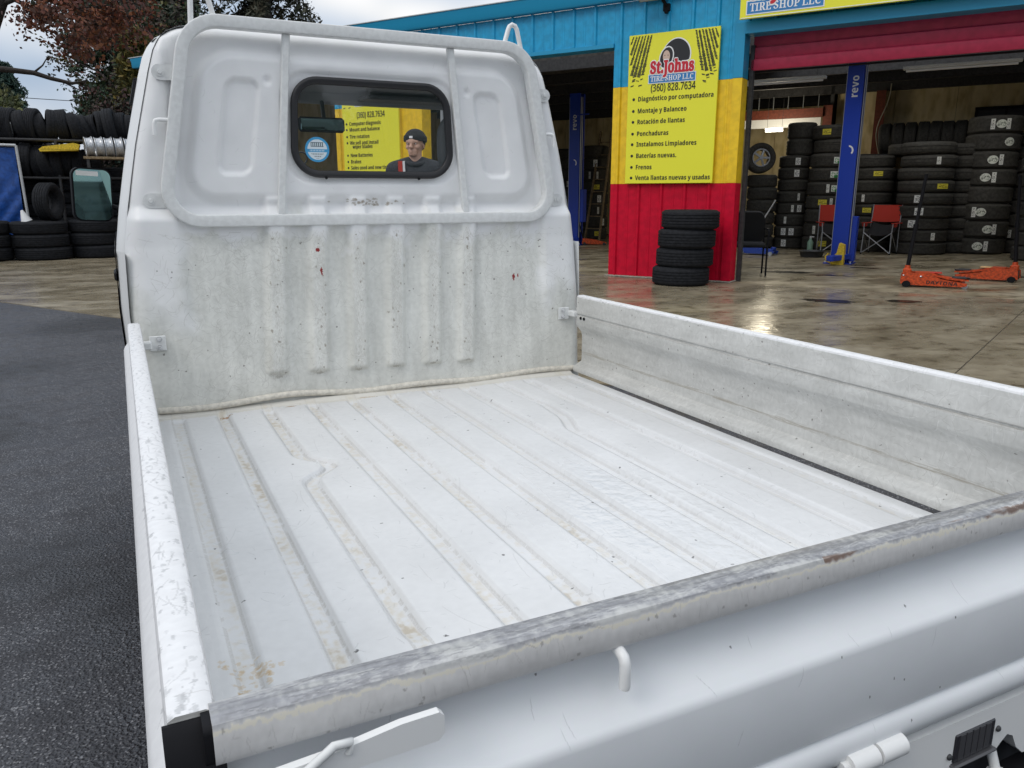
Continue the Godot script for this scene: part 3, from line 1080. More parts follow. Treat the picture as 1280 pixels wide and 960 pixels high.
	b = MB.new()
	b.box(Vector3(0.108, 0.6265, 1.9442), Vector3(0.074, 0.038, 0.005), 0.0015)
	var lamp := part(sl, "plate_lamp", b, mat(0.03, 0.03, 0.035, 0.12))
	b = MB.new()
	for k in 5:
		b.box(Vector3(0.084 + 0.012 * k, 0.6265, 1.9468), Vector3(0.0095, 0.034, 0.0008), 0.0003)
	b.box(Vector3(0.108, 0.6045, 1.947), Vector3(0.080, 0.005, 0.010), 0.002)
	part(sl, "lamp_lens_rib", b, mat(0.06, 0.06, 0.065, 0.1))
	b = MB.new()
	for q in [Vector2(0.064, 0.619), Vector2(0.153, 0.628)]:
		b.ball(Vector3(q.x, q.y, 1.946), Vector3(0.004, 0.004, 0.003), 10, 6)
	part(sl, "screw", b, M.dark_plastic)
	b = MB.new()
	b.cyl(Vector3(0.155, 0.595, 1.94), Vector3(0.155, 0.570, 1.95), 0.006, 0.006, 10)
	b.cyl(Vector3(0.155, 0.572, 1.949), Vector3(0.155, 0.566, 1.951), 0.010, 0.010, 10)
	part(sl, "stud", b, M.white_worn)
	b = MB.new()
	b.box(Vector3(0.0, 0.50, 1.905), Vector3(1.40, 0.19, 0.03), 0.008)
	part(t, "rear_valance", b, M.rubber)
	# ---- wheels
	for x in [-0.60, 0.60]:
		for z in [1.05, -0.80]:
			b = MB.new()
			b.xf = Transform3D(Basis(Vector3.BACK, PI / 2), Vector3(x, 0.255, z))
			b.lathe(tyre_profile(0.255, 0.15, 0.165, 3), 40)
			var wh := part(t, "wheel", b, M.rubber)
			b = MB.new()
			b.cyl(Vector3(x - 0.05, 0.255, z), Vector3(x + 0.05, 0.255, z), 0.163, 0.163, 28)
			part(wh, "rim", b, M.white_worn)

func build_rear_window(t: Node3D):
	var b := MB.new()
	var path := fillet([Vector3(-0.262, 1.3185, -0.060), Vector3(0.262, 1.3185, -0.060), Vector3(0.247, 1.604, -0.060), Vector3(-0.247, 1.604, -0.060)], [0.080, 0.080, 0.080, 0.080], 9)
	var pr := [Vector2(-0.018, -0.012), Vector2(0.002, -0.012), Vector2(0.004, -0.001), Vector2(0.001, 0.004), Vector2(-0.006, 0.006), Vector2(-0.010, 0.0035), Vector2(-0.015, 0.004), Vector2(-0.018, 0.0)]
	b.sweep(path, pr, Vector3.BACK, true, 0.5)
	var g := part(t, "window_gasket", b, M.gasket)
	b = MB.new()
	var pane := fillet([Vector3(-0.250, 1.334, 0), Vector3(0.250, 1.334, 0), Vector3(0.236, 1.589, 0), Vector3(-0.236, 1.589, 0)], [0.07, 0.07, 0.07, 0.07], 8).map(func(q): return Vector2(q.x, q.y))
	b.plate(pane, Vector3(0, 0, -0.066), Vector3.RIGHT, Vector3.UP, Vector3.BACK)
	part(g, "window_pane", b, M.glass)
	# round inspection sticker: blue with a white middle band
	var p := Paint.new(128, 128, 5)
	p.im.fill(lin(0.05, 0.30, 0.55))
	for j in 128:
		for i in 128:
			var d := Vector2(i - 64, j - 64).length()
			if d < 52 and (j > 76 or j < 62):
				p.im.set_pixel(i, j, lin(0.62, 0.70, 0.74))
			if d < 52 and j > 26 and j < 50 and absf(i - 64) < 34 and (j < 30 or j > 46 or (i / 5) % 2 == 0):
				p.im.set_pixel(i, j, lin(0.07, 0.11, 0.13))
			if j > 64 and j < 73 and absf(i - 64) < 40 and (i / 4) % 2 == 0:
				p.im.set_pixel(i, j, lin(0.6, 0.7, 0.75))
			if d < 46 and j > 82 and (j / 6) % 2 == 0 and absf(i - 64) < 118 - j and (i / 3) % 3 != 0:
				p.im.set_pixel(i, j, lin(0.2, 0.24, 0.26))
	var sm := mat(1, 1, 1, 0.4)
	sm.albedo_texture = p.tex()
	b = MB.new()
	var c := []
	var uvs := []
	for i in 28:
		var an := TAU * i / 28
		c.append(Vector3(-0.182 + 0.037 * cos(an), 1.398 + 0.037 * sin(an), -0.0645))
		uvs.append(Vector2(0.5 + 0.5 * cos(an), 0.5 - 0.5 * sin(an)))
	b.flat(c, Vector3.BACK, uvs)
	part(g, "round_sticker", b, sm)
	b = MB.new()
	b.cyl(Vector3(-0.16, 1.314, -0.060), Vector3(-0.16, 1.314, -0.052), 0.004, 0.003, 8)
	part(g, "drain_plug", b, M.black)
	b = MB.new()
	b.cyl(Vector3(0.14, 1.314, -0.060), Vector3(0.14, 1.314, -0.052), 0.004, 0.003, 8)
	part(g, "drain_plug", b, M.black)

func build_guard(t: Node3D):
	var b := MB.new()
	var path := fillet([Vector3(-0.632, 1.190, 0), Vector3(0.632, 1.190, 0), Vector3(0.528, 1.7345, 0), Vector3(-0.528, 1.7345, 0)], [0.085, 0.085, 0.105, 0.105], 10)
	var pr := round_rect(0.034, 0.038, 0.004, 3)
	for i in path.size():
		path[i].z = -0.055
	b.sweep(path, pr, Vector3.BACK, true, 0.6)
	var g := part(t, "guard_frame", b, M.white_worn)
	g.set_meta("label", "white steel guard frame round the cab window")
	for sgn in [-1.0, 1.0]:
		b = MB.new()
		b.bar(Vector3(sgn * 0.303, 1.206, -0.060), Vector3(sgn * 0.256, 1.718, -0.060), 0.022, 0.020, Vector3.BACK, 0.003)
		part(g, "guard_post", b, M.white_worn)
		b = MB.new()      # rope loop standing on the shoulder
		if sgn > 0:
			b.tube([Vector3(0.446, 1.745, -0.055), Vector3(0.460, 1.788, -0.055), Vector3(0.465, 1.799, -0.055), Vector3(0.474, 1.805, -0.055), Vector3(0.486, 1.801, -0.055), Vector3(0.492, 1.791, -0.055), Vector3(0.513, 1.705, -0.055)], 0.0075, 10)
		else:
			b.tube([Vector3(-0.452, 1.745, -0.055), Vector3(-0.464, 1.795, -0.055), Vector3(-0.470, 1.825, -0.055), Vector3(-0.480, 1.835, -0.055), Vector3(-0.494, 1.835, -0.055), Vector3(-0.504, 1.825, -0.055), Vector3(-0.508, 1.805, -0.055), Vector3(-0.514, 1.71, -0.055)], 0.0075, 10)
		part(g, "rope_loop", b, M.white)
		b = MB.new()      # bent pin on the side
		var hx: float = sgn * 0.588
		b.tube([Vector3(hx, 1.466, -0.050), Vector3(hx + sgn * 0.030, 1.4665, -0.050), Vector3(hx + sgn * 0.040, 1.464, -0.050), Vector3(hx + sgn * 0.044, 1.454, -0.050), Vector3(hx + sgn * 0.045, 1.425, -0.050)], 0.006, 10)
		part(g, "bent_pin", b, M.white)
		for q in [[0.574, 1.594], [0.630, 1.247]]:
			b = MB.new()
			var px: float = sgn * q[0]
			var ol := []
			for k in 9:
				var an := PI / 2 + PI * k / 8
				ol.append(Vector2(-0.030 + 0.021 * cos(an), 0.021 * sin(an)))
			ol.append(Vector2(0.01, -0.020))
			ol.append(Vector2(0.01, 0.020))
			b.extrude(ol, Vector3(px, q[1], -0.074), Vector3(0, 0, 0.007), Vector3(-sgn, 0, 0), Vector3(0, 1, 0))
			var tb := part(g, "mounting_tab", b, M.white_worn)
			b = MB.new()
			bolt(b, Vector3(px + sgn * 0.030, q[1], -0.067), Vector3.BACK, 0.007)
			part(tb, "bolt", b, M.white_worn)

func build_cab(t: Node3D):
	# side skins with a window opening, doors standing 4 mm proud of them
	for sgn in [-1.0, 1.0]:
		var skin := MB.new()
		for r in [[0.30, 1.10, -0.05, -1.31, 40, 36], [1.10, 1.60, -0.10, -0.25, 8, 20], [1.60, 1.735, -0.10, -0.93, 30, 10]]:
			var pos := func(u, v):
				var y: float = lerpf(r[0], r[1], v)
				return Vector3(sgn * (cab_half(y) + 0.022 * smooth(-0.11, -0.25, lerpf(r[2], r[3], u))), y, lerpf(r[2], r[3], u))
			var arch := func(u, v): return Vector2(lerpf(r[2], r[3], u) + 0.80, lerpf(r[0], r[1], v) - 0.27).length() < 0.33
			skin.grid(r[4], r[5], pos, func(u, v): return Vector2(u, v), Vector3(sgn, 0, 0), arch)
		var sk := part(t, "cab_side", skin, M.white)
		var dr := MB.new()
		var dpos := func(u, v):
			var y: float = 0.42 + 0.68 * v
			return Vector3(sgn * (cab_half(y) + 0.026), y, -0.22 - 0.80 * u)
		dr.grid(20, 20, dpos, func(u, v): return Vector2(u, v), Vector3(sgn, 0, 0), func(u, v): return Vector2(-0.22 - 0.80 * u + 0.80, 0.42 + 0.68 * v - 0.27).length() < 0.36)
		var door := part(t, "door", dr, M.white)
		var h := MB.new()
		h.box(Vector3(sgn * 0.768, 1.02, -0.34), Vector3(0.018, 0.030, 0.13), 0.006)
		part(door, "door_handle", h, M.black)
		var gl := MB.new()
		gl.flat([Vector3(sgn * 0.750, 1.12, -0.25), Vector3(sgn * 0.750, 1.12, -1.17), Vector3(sgn * 0.655, 1.60, -0.98), Vector3(sgn * 0.655, 1.60, -0.25)], Vector3(sgn, 0, 0))
		part(door, "side_window", gl, M.glass)
		var tr := MB.new()
		tr.box(Vector3(sgn * 0.70, 0.86, -0.65), Vector3(0.03, 0.50, 0.95), 0.01)
		part(door, "door_trim", tr, M.grey_plastic)
		var ap := MB.new()
		ap.bar(Vector3(sgn * 0.715, 1.08, -1.265), Vector3(sgn * 0.58, 1.68, -0.895), 0.055, 0.06, Vector3.BACK, 0.012)
		part(sk, "windscreen_pillar", ap, M.white)
		ap = MB.new()
		for e in [[Vector3(0.752, 1.112, -0.26), Vector3(0.752, 1.112, -1.20)], [Vector3(0.752, 1.112, -0.26), Vector3(0.656, 1.592, -0.26)], [Vector3(0.656, 1.592, -0.26), Vector3(0.656, 1.592, -0.95)]]:
			ap.bar(e[0] * Vector3(sgn, 1, 1), e[1] * Vector3(sgn, 1, 1), 0.014, 0.02, Vector3.BACK, 0.003)
		part(door, "window_seal", ap, M.black)
		var bp := MB.new()
		bp.bar(Vector3(sgn * 0.69, 1.05, -0.215), Vector3(sgn * 0.58, 1.66, -0.215), 0.03, 0.10, Vector3.BACK, 0.01)
		part(sk, "rear_pillar_trim", bp, M.grey_plastic)
	var b := MB.new()
	var rpos := func(u, v):
		var x: float = (u * 2.0 - 1.0)
		var s := sin(x * 1.35) / sin(1.35)
		return Vector3(0.61 * s, 1.690 + 0.075 * sqrt(maxf(0.0, 1.0 - pow(absf(s), 4.0))) * (1.0 - pow(maxf(0.0, absf(v * 2.0 - 1.0)), 8.0) * 0.6), -0.17 - 0.775 * v)
	b.grid(40, 20, rpos, func(u, v): return Vector2(u, v), Vector3.UP)
	part(t, "cab_roof", b, M.white)
	b = MB.new()
	b.box(Vector3(0, 1.668, -0.54), Vector3(1.12, 0.018, 0.74), 0.006)
	b.box(Vector3(0, 1.650, -0.89), Vector3(1.16, 0.062, 0.05), 0.012)
	var hl := part(t, "headliner", b, M.headliner)
	for x in [-0.30, 0.34]:
		b = MB.new()
		b.box(Vector3(x, 1.638, -0.80), Vector3(0.34, 0.016, 0.13), 0.006)
		part(hl, "sun_visor", b, M.grey_plastic)
	b = MB.new()
	b.flat([Vector3(-0.69, 1.08, -1.27), Vector3(0.69, 1.08, -1.27), Vector3(0.56, 1.66, -0.905), Vector3(-0.56, 1.66, -0.905)], Vector3.FORWARD)
	part(t, "windscreen", b, M.glass)
	b = MB.new()
	b.box(Vector3(0, 0.72, -1.30), Vector3(1.44, 0.72, 0.03), 0.02)
	part(t, "front_panel", b, M.white)
	b = MB.new()
	b.box(Vector3(0, 0.98, -1.13), Vector3(1.36, 0.16, 0.27), 0.04)
	var dash := part(t, "dashboard", b, M.dark_plastic)
	b = MB.new()
	var ring := []
	for i in 29:
		var an := TAU * i / 28
		ring.append(Vector3(0.34 + 0.18 * cos(an), 1.02 + 0.11 * sin(an), -0.84 - 0.14 * sin(an)))
	b.tube(ring, 0.014, 8, false)
	b.bar(Vector3(0.16, 1.02, -0.84), Vector3(0.52, 1.02, -0.84), 0.03, 0.02)
	b.cyl(Vector3(0.34, 1.02, -0.84), Vector3(0.34, 0.95, -1.05), 0.04, 0.05, 14)
	part(dash, "steering_wheel", b, M.dark_plastic)
	b = MB.new()
	b.box(Vector3(0, 0.50, -0.62), Vector3(1.36, 0.03, 1.22))
	part(t, "cab_floor", b, M.black)
	for x in [-0.34, 0.34]:
		b = MB.new()
		b.box(Vector3(x, 0.74, -0.42), Vector3(0.50, 0.14, 0.50), 0.04)
		b.bar(Vector3(x, 0.80, -0.30), Vector3(x, 1.22, -0.22), 0.48, 0.10, Vector3.BACK, 0.03)
		var seat := part(t, "seat", b, M.fabric_grey)
		b = MB.new()
		var rr := round_rect(0.20, 0.20, 0.07, 5)
		b.sweep(rr.map(func(q): return Vector3((0.39 if x > 0 else x) + q.x, 1.43 + q.y, -0.225)), round_rect(0.034, 0.05, 0.014, 3), Vector3.BACK, true, 0.5)
		b.box(Vector3(0.39 if x > 0 else x, 1.28, -0.225), Vector3(0.12, 0.06, 0.02))
		part(seat, "headrest", b, mat(0.20, 0.21, 0.22, 0.8))
	b = MB.new()      # inside mirror hanging from the header
	b.box(Vector3(0.018, 1.535, -0.845), Vector3(0.185, 0.058, 0.022), 0.010)
	b.cyl(Vector3(0.03, 1.56, -0.85), Vector3(0.03, 1.645, -0.88), 0.008, 0.008, 10)
	var im := part(t, "inside_mirror", b, M.dark_plastic)
	b = MB.new()
	b.box(Vector3(0.018, 1.535, -0.832), Vector3(0.168, 0.044, 0.004), 0.0015)
	part(im, "mirror_glass", b, M.mirror)
	for q in [[-0.085, 1.418], [-0.030, 1.412]]:
		b = MB.new()
		var rg := []
		for i in 21:
			var an := TAU * i / 20
			rg.append(Vector3(q[0] + 0.026 * cos(an), q[1] + 0.026 * sin(an), -1.045 - 0.63 * 0.026 * -sin(an)))
		b.tube(rg, 0.003, 6, false)
		part(t, "windscreen_sticker", b, M.grey_plastic)
	# left door mirror
	b = MB.new()
	b.xf = Transform3D(Basis(Vector3.UP, 0.36) * Basis(Vector3.BACK, -0.05), Vector3(-0.828, 1.264, -1.2))
	b.extrude(round_rect(0.150, 0.208, 0.032, 6), Vector3(0, 0, -0.018), Vector3(0, 0, 0.018), Vector3.RIGHT, Vector3.UP)
	b.tube([Vector3(0.05, -0.03, -0.03), Vector3(0.10, -0.05, -0.02), Vector3(0.145, -0.10, 0.02)], 0.011, 10)
	var mr := part(t, "door_mirror", b, M.black)
	b = MB.new()
	b.xf = Transform3D(Basis(Vector3.UP, 0.36) * Basis(Vector3.BACK, -0.05), Vector3(-0.828, 1.264, -1.2))
	b.extrude(round_rect(0.138, 0.196, 0.028, 6), Vector3(0, 0, 0.0005), Vector3(0, 0, 0.002), Vector3.RIGHT, Vector3.UP)
	part(mr, "mirror_glass", b, M.mirror)
	b = MB.new()
	b.xf = Transform3D(Basis(Vector3.UP, 0.36) * Basis(Vector3.BACK, -0.05), Vector3(-0.828, 1.264, -1.2))
	b.box(Vector3(-0.018, 0.082, 0.0032), Vector3(0.082, 0.018, 0.001))
	part(mr, "warning_sticker", b, M.paper)

func tyre_profile(r: float, w: float, rin: float, grooves: int, y0 := NAN) -> Array:    # (radius, y) round a tyre's section, lying flat
	var h := w * 0.5
	var o := [Vector2(rin, -h * 0.62), Vector2(rin + 0.012, -h * 0.72), Vector2(lerpf(rin, r, 0.35), -h * 0.94), Vector2(lerpf(rin, r, 0.58), -h), Vector2(lerpf(rin, r, 0.78), -h * 0.97), Vector2(r - 0.030, -h * 0.90), Vector2(r - 0.010, -h * 0.82)]
	var n := grooves
	var tw := h * 0.76
	o.append(Vector2(r - 0.001, -tw))
	for k in n:
		var c := -tw + 2.0 * tw * (k + 1.0) / (n + 1.0)
		var g := 0.0050
		o.append_array([Vector2(r, c - g), Vector2(r - 0.009, c - g * 0.7), Vector2(r - 0.009, c + g * 0.7), Vector2(r, c + g)])
	o.append(Vector2(r - 0.001, tw))
	for q in [Vector2(r - 0.010, h * 0.82), Vector2(r - 0.030, h * 0.90), Vector2(lerpf(rin, r, 0.78), h * 0.97), Vector2(lerpf(rin, r, 0.58), h), Vector2(lerpf(rin, r, 0.35), h * 0.94), Vector2(rin + 0.012, h * 0.72), Vector2(rin, h * 0.62), Vector2(rin - 0.004, h * 0.4), Vector2(rin + 0.02, h * 0.2), Vector2(rin + 0.02, -h * 0.2), Vector2(rin - 0.004, -h * 0.4), Vector2(rin, -h * 0.62)]:
		o.append(q)
	if not is_nan(y0):
		o = o.map(func(q): return q + Vector2(0, y0))
	return o

# ================================================================== ground
func build_ground():
	# concrete: wet, oil-stained, brownish
	var con := mat(1, 1, 1, 1.0)
	con.albedo_texture = noise_tex(1024, 0.006, 201, [[0.15, lin(0.20, 0.168, 0.115)], [0.42, lin(0.25, 0.212, 0.148)], [0.60, lin(0.262, 0.224, 0.158)], [0.85, lin(0.30, 0.26, 0.19)]], 7)
	con.detail_enabled = true
	con.detail_blend_mode = BaseMaterial3D.BLEND_MODE_MUL
	con.detail_albedo = noise_tex(1024, 0.02, 203, [[0.10, Color(0.62, 0.60, 0.57)], [0.30, Color(0.91, 0.90, 0.89)], [0.6, Color(1, 1, 1)]], 6)
	con.roughness_texture = noise_tex(1024, 0.005, 205, [[0.2, Color(0.16, 0.16, 0.16)], [0.5, Color(0.25, 0.25, 0.25)], [0.8, Color(0.42, 0.42, 0.42)]], 6)
	con.normal_enabled = true
	con.normal_texture = noise_tex(1024, 0.03, 207, [], 5, FastNoiseLite.TYPE_SIMPLEX_SMOOTH, 3.0)
	con.normal_scale = 0.12
	tri(con, 4.2)
	con.uv1_scale = Vector3(0.16, 0.24, 0.30)
	con.detail_uv_layer = BaseMaterial3D.DETAIL_UV_2
	con.uv2_triplanar = true
	con.uv2_world_triplanar = true
	con.uv2_scale = Vector3(0.20, 0.24, 0.26)
	M.concrete = con
	var dry: StandardMaterial3D = con.duplicate()
	dry.albedo_texture = noise_tex(1024, 0.006, 211, [[0.2, lin(0.16, 0.13, 0.08)], [0.5, lin(0.27, 0.225, 0.145)], [0.8, lin(0.35, 0.30, 0.21)]], 7)
	dry.roughness_texture = noise_tex(512, 0.008, 213, [[0.2, Color(0.25, 0.25, 0.25)], [0.8, Color(0.65, 0.65, 0.65)]], 5)
	M.shop_floor = dry
	var asp := mat(1, 1, 1, 1.0)
	asp.albedo_texture = noise_tex(2048, 0.15, 221, [[0.05, lin(0.020, 0.020, 0.024)], [0.5, lin(0.036, 0.036, 0.043)], [0.86, lin(0.050, 0.050, 0.058)], [0.90, lin(0.085, 0.085, 0.095)], [0.96, lin(0.24, 0.24, 0.25)]], 1, FastNoiseLite.TYPE_CELLULAR, 0.0, FastNoiseLite.RETURN_CELL_VALUE)
	asp.roughness_texture = noise_tex(512, 0.012, 223, [[0.25, Color(0.34, 0.34, 0.34)], [0.75, Color(0.62, 0.62, 0.62)]], 6)
	asp.detail_enabled = true
	asp.detail_blend_mode = BaseMaterial3D.BLEND_MODE_MUL
	asp.detail_albedo = noise_tex(512, 0.006, 225, [[0.22, Color(0.58, 0.58, 0.60)], [0.45, Color(0.88, 0.88, 0.89)], [0.75, Color(1, 1, 1)]], 6)
	asp.normal_enabled = true
	asp.normal_texture = noise_tex(1024, 0.13, 227, [], 2, FastNoiseLite.TYPE_CELLULAR, 8.0)
	asp.normal_scale = 0.45
	asp.uv1_triplanar = true
	asp.uv1_world_triplanar = true
	asp.uv1_scale = Vector3.ONE / 1.35
	asp.detail_uv_layer = BaseMaterial3D.DETAIL_UV_2
	asp.uv2_triplanar = true
	asp.uv2_world_triplanar = true
	asp.uv2_scale = Vector3.ONE / 7.0
	M.asphalt = asp
	var far_ := grained(0.045, 0.047, 0.04, 0.8, 0.3, 8.0, 229)
	far_.uv1_world_triplanar = true
	var b := MB.new()
	b.flat([Vector3(-400, -0.03, -400), Vector3(400, -0.03, -400), Vector3(400, -0.03, 400), Vector3(-400, -0.03, 400)], Vector3.UP)
	structure("ground", b, far_)
	# the lot rises gently to meet the slab
	b = MB.new()
	b.grid(60, 60, func(u, v):
		var s = -26.0 + 52.0 * u
		var n = -26.0 + 20.1 * v
		var q := sp(s, 0.0, n)
		q.y = 0.012 + 0.100 * smooth(-10.5, -6.15, n)
		return q, func(u, v): return Vector2(u, v), Vector3.UP)
	structure("asphalt_lot", b, asp)
	# concrete apron in panels with sawn joints, then the shop floor
	# (the joints run slightly askew to the front; corners as (along, out from the front))
	var lot := [-26.0, -11.6, -4.43, 4.72, 13.5, 26.0]
	for i in lot.size() - 1:
		for r in [[5.0, 6.18], [0.012, 4.99]] if i == 1 else [[0.012, 6.18]]:
			var quad := []
			for e in [[lot[i] + 0.005, r[1]], [lot[i + 1] - 0.005, r[1]], [lot[i + 1] - 0.005, r[0]], [lot[i] + 0.005, r[0]]]:
				quad.append(Vector2(e[0] + 0.11 * (4.7 - e[1]), e[1]))
			b = MB.new()
			b.xf = Transform3D(Basis(Vector3.UP, SHOP_YAW), SHOP)
			b.extrude(quad, Vector3(0, -0.12, 0), Vector3(0, 0.12, 0), Vector3.RIGHT, Vector3.BACK)
			structure("concrete_apron", b, con)
	b = MB.new()
	b.xf = Transform3D(Basis(Vector3.UP, SHOP_YAW), SHOP)
	b.box(Vector3(-1.0, -0.06, -5.6), Vector3(22, 0.12, 11.2), 0.004)
	structure("shop_floor", b, dry)
	b = MB.new()
	b.xf = Transform3D(Basis(Vector3.UP, SHOP_YAW), SHOP)
	b.box(Vector3(0, -0.0665, 3.06), Vector3(52, 0.12, 6.2))
	structure("ground_joint_bed", b, mat(0.07, 0.058, 0.042, 0.9))
	# dark oil patches on the shop floor, thin and ragged
	var oil := mat(0.018, 0.015, 0.011, 0.25)
	rng.seed = 15
	for q in [[2.1, 1.9, 0.42, 0.20], [2.75, 1.72, 0.30, 0.10], [3.0, 3.3, 0.26, 0.10], [1.5, 2.5, 0.2, 0.07], [3.3, -1.3, 0.35, 0.16], [4.0, -0.9, 0.22, 0.12], [5.0, 2.9, 0.3, 0.1], [2.9, 3.75, 0.25, 0.06]]:
		var o := MB.new()
		var ps := []
		for i in 26:
			var an := TAU * i / 26
			var r: float = 0.62 + 0.38 * rng.randf()
			ps.append(Vector3(cos(an) * q[2] * r, 0, sin(an) * q[3] * r))
		var c := o.put(Vector3.ZERO, Vector3.UP)
		for p in ps:
			o.put(p, Vector3.UP)
		for i in 26:
			o.tri_i(c, c + 1 + i, c + 1 + (i + 1) % 26)
		var st := part(self, "oil_stain", o, oil)
		st.position = sp(q[0], 0.004, q[1])
		st.rotation.y = SHOP_YAW + rng.randf() * 0.4
		st.set_meta("kind", "structure")

# ================================================================== the shop building
func siding(s0: float, s1: float, y0: float, y1: float, first := 0.08, pitch := 0.335) -> MB:
	# ribbed metal sheet, seen from outside, at z 0 of the shop's own axes
	var b := MB.new()
	var pr := [Vector2(s0, 0.0)]
	var c := s0 + first
	while c < s1 - 0.03:
		pr.append_array([Vector2(c - 0.030, 0.0), Vector2(c - 0.014, 0.026), Vector2(c + 0.014, 0.026), Vector2(c + 0.030, 0.0)])
		if c + pitch * 0.5 < s1 - 0.05:
			pr.append_array([Vector2(c + pitch * 0.5 - 0.02, 0.0), Vector2(c + pitch * 0.5 - 0.012, 0.005), Vector2(c + pitch * 0.5 + 0.012, 0.005), Vector2(c + pitch * 0.5 + 0.02, 0.0)])
		c += pitch
	pr.append(Vector2(s1, 0.0))
	pr.append(Vector2(s1, -0.03))
	pr.append(Vector2(s0, -0.03))
	b.extrude(pr, Vector3(0, y0, 0), Vector3(0, y1 - y0, 0), Vector3.RIGHT, Vector3.BACK, true, 0.98)
	return b

func wall_box(b: MB, s0: float, s1: float, y0: float, y1: float, n0: float, n1: float, bev := 0.0):
	b.box(Vector3((s0 + s1) / 2, (y0 + y1) / 2, -(n0 + n1) / 2), Vector3(s1 - s0, y1 - y0, n1 - n0), bev)

func build_shop():
	var o := shop_thing("tyre_shop", "long metal tyre shop banded teal, yellow and red with open service bays", "shop building", 0, 0, 0)
	# piers between the bays: red, yellow and teal bands
	for pier in [[0.0, 1.80, 0.10], [-5.27, -3.34, 0.10], [-10.5, -8.6, 0.1], [6.1, 8.4, 0.1]]:
		var s0: float = pier[0]
		var s1: float = pier[1]
		part(o, "red_siding", siding(s0, s1 - 0.13, 0.02, 1.294, pier[2]), M.red)
		part(o, "yellow_siding", siding(s0, s1 - 0.13, 1.297, 2.585, pier[2]), M.yellow)
		var b := MB.new()
		wall_box(b, s1 - 0.128, s1, 0.02, 1.294, -0.034, 0.20, 0.004)
		part(o, "red_corner_trim", b, M.red)
		b = MB.new()
		wall_box(b, s1 - 0.128, s1, 1.297, 2.585, -0.034, 0.20, 0.004)
		part(o, "yellow_corner_trim", b, M.yellow)
		b = MB.new()
		wall_box(b, s1 - 0.128, s1, 2.588, 3.237 if s1 < 3.0 and s1 > 0.0 else 3.60, -0.034, 0.20, 0.004)
		part(o, "teal_corner_trim", b, M.teal_trim)
		b = MB.new()
		wall_box(b, s0 + 0.004, s1 - 0.004, 0.0, 3.60, 0.032, 0.20)
		part(o, "pier_backing", b, M.dark_steel)
		b = MB.new()
		wall_box(b, s0 - 0.03, s1 + 0.02, 0.0, 0.018, -0.07, 0.205, 0.006)
		part(o, "concrete_curb", b, M.curb)
		part(o, "teal_siding", siding(s0, s1 - 0.13, 2.588, 3.66, pier[2]), M.teal)
	for bay in [[-3.34, 0.0], [-8.6, -5.27]]:
		var b := siding(bay[0] - 0.13 + 0.002, bay[1] - 0.002, 3.16, 3.66, 0.16)
		part(o, "teal_siding", b, M.teal)
		b = MB.new()
		wall_box(b, bay[0], bay[1], 3.10, 3.157, -0.030, 0.20, 0.004)
		part(o, "door_head_trim", b, M.teal_trim)
		b = MB.new()
		wall_box(b, bay[0], bay[1], 3.16, 3.60, 0.034, 0.20)
		part(o, "header_backing", b, M.dark_steel)
	var b := siding(1.67, 6.098, 3.24, 3.66, 0.16)
	part(o, "teal_siding", b, M.teal)
	b = MB.new()
	wall_box(b, 1.803, 6.1, 3.095, 3.237, -0.06, 0.20, 0.004)
	part(o, "door_head_trim", b, M.teal_trim)
	b = MB.new()
	wall_box(b, 1.81, 6.09, 3.24, 3.60, 0.034, 0.20)
	part(o, "header_backing", b, M.dark_steel)
	# eave: gutter, roof edge, roof
	b = MB.new()
	b.extrude([Vector2(0, 0), Vector2(0.10, 0.0), Vector2(0.115, 0.02), Vector2(0.118, 0.10), Vector2(0.135, 0.14), Vector2(0.14, 0.185), Vector2(0.128, 0.187), Vector2(0.0, 0.187)], Vector3(-10.75, 3.665, 0), Vector3(19.15, 0, 0), Vector3.BACK, Vector3.UP)
	part(o, "gutter", b, M.teal_trim)
	b = MB.new()
	# sheet roof; two unseen clear strips added to light the bays; lining stops there
	var pitch := func(n: float) -> float: return 3.862 + 0.076 * n
	for r in [[-0.155, 0.5, -10.5, 8.4], [3.2, 4.2, -10.5, 8.4], [7.0, 11.4, -10.5, 8.4], [0.5, 3.2, 8.25, 8.4], [0.5, 3.2, -10.5, -8.4], [4.2, 7.0, -10.5, 0.6], [4.2, 7.0, 8.25, 8.4]]:
		var n0: float = r[0] + 0.001
		var n1: float = r[1] - 0.001
		b = MB.new()
		b.extrude([Vector2(-n0, pitch.call(n0)), Vector2(-n0, pitch.call(n0) + 0.012), Vector2(-n1, pitch.call(n1) + 0.012), Vector2(-n1, pitch.call(n1))], Vector3(r[2] - (0.3 if r[2] < -10.0 else 0.0), 0, 0), Vector3(r[3] - r[2] + (0.3 if r[2] < -10.0 else 0.0), 0, 0), Vector3.BACK, Vector3.UP)
		part(o, "roof", b, M.zinc)
		b = MB.new()
		wall_box(b, r[2], r[3], 3.60, 3.66, maxf(n0, 0.21), minf(n1, 11.0))
		part(o, "ceiling", b, M.ceiling)
	for r in [[0.5, 3.2, -8.4, 8.25], [4.2, 7.0, 0.6, 8.25]]:
		b = MB.new()
		b.flat([Vector3(r[2], pitch.call(r[0]) + 0.006, -r[0]), Vector3(r[3], pitch.call(r[0]) + 0.006, -r[0]), Vector3(r[3], pitch.call(r[1]) + 0.006, -r[1]), Vector3(r[2], pitch.call(r[1]) + 0.006, -r[1])], Vector3.UP)
		part(o, "added_roof_glazing", b, M.glass)
	for n in [1.6, 3.2, 4.8, 6.4, 8.0, 9.6]:
		b = MB.new()
		wall_box(b, -10.3, 8.2, 3.40, 3.597, n - 0.05, n + 0.05)
		part(o, "roof_purlin", b, M.dark_steel)
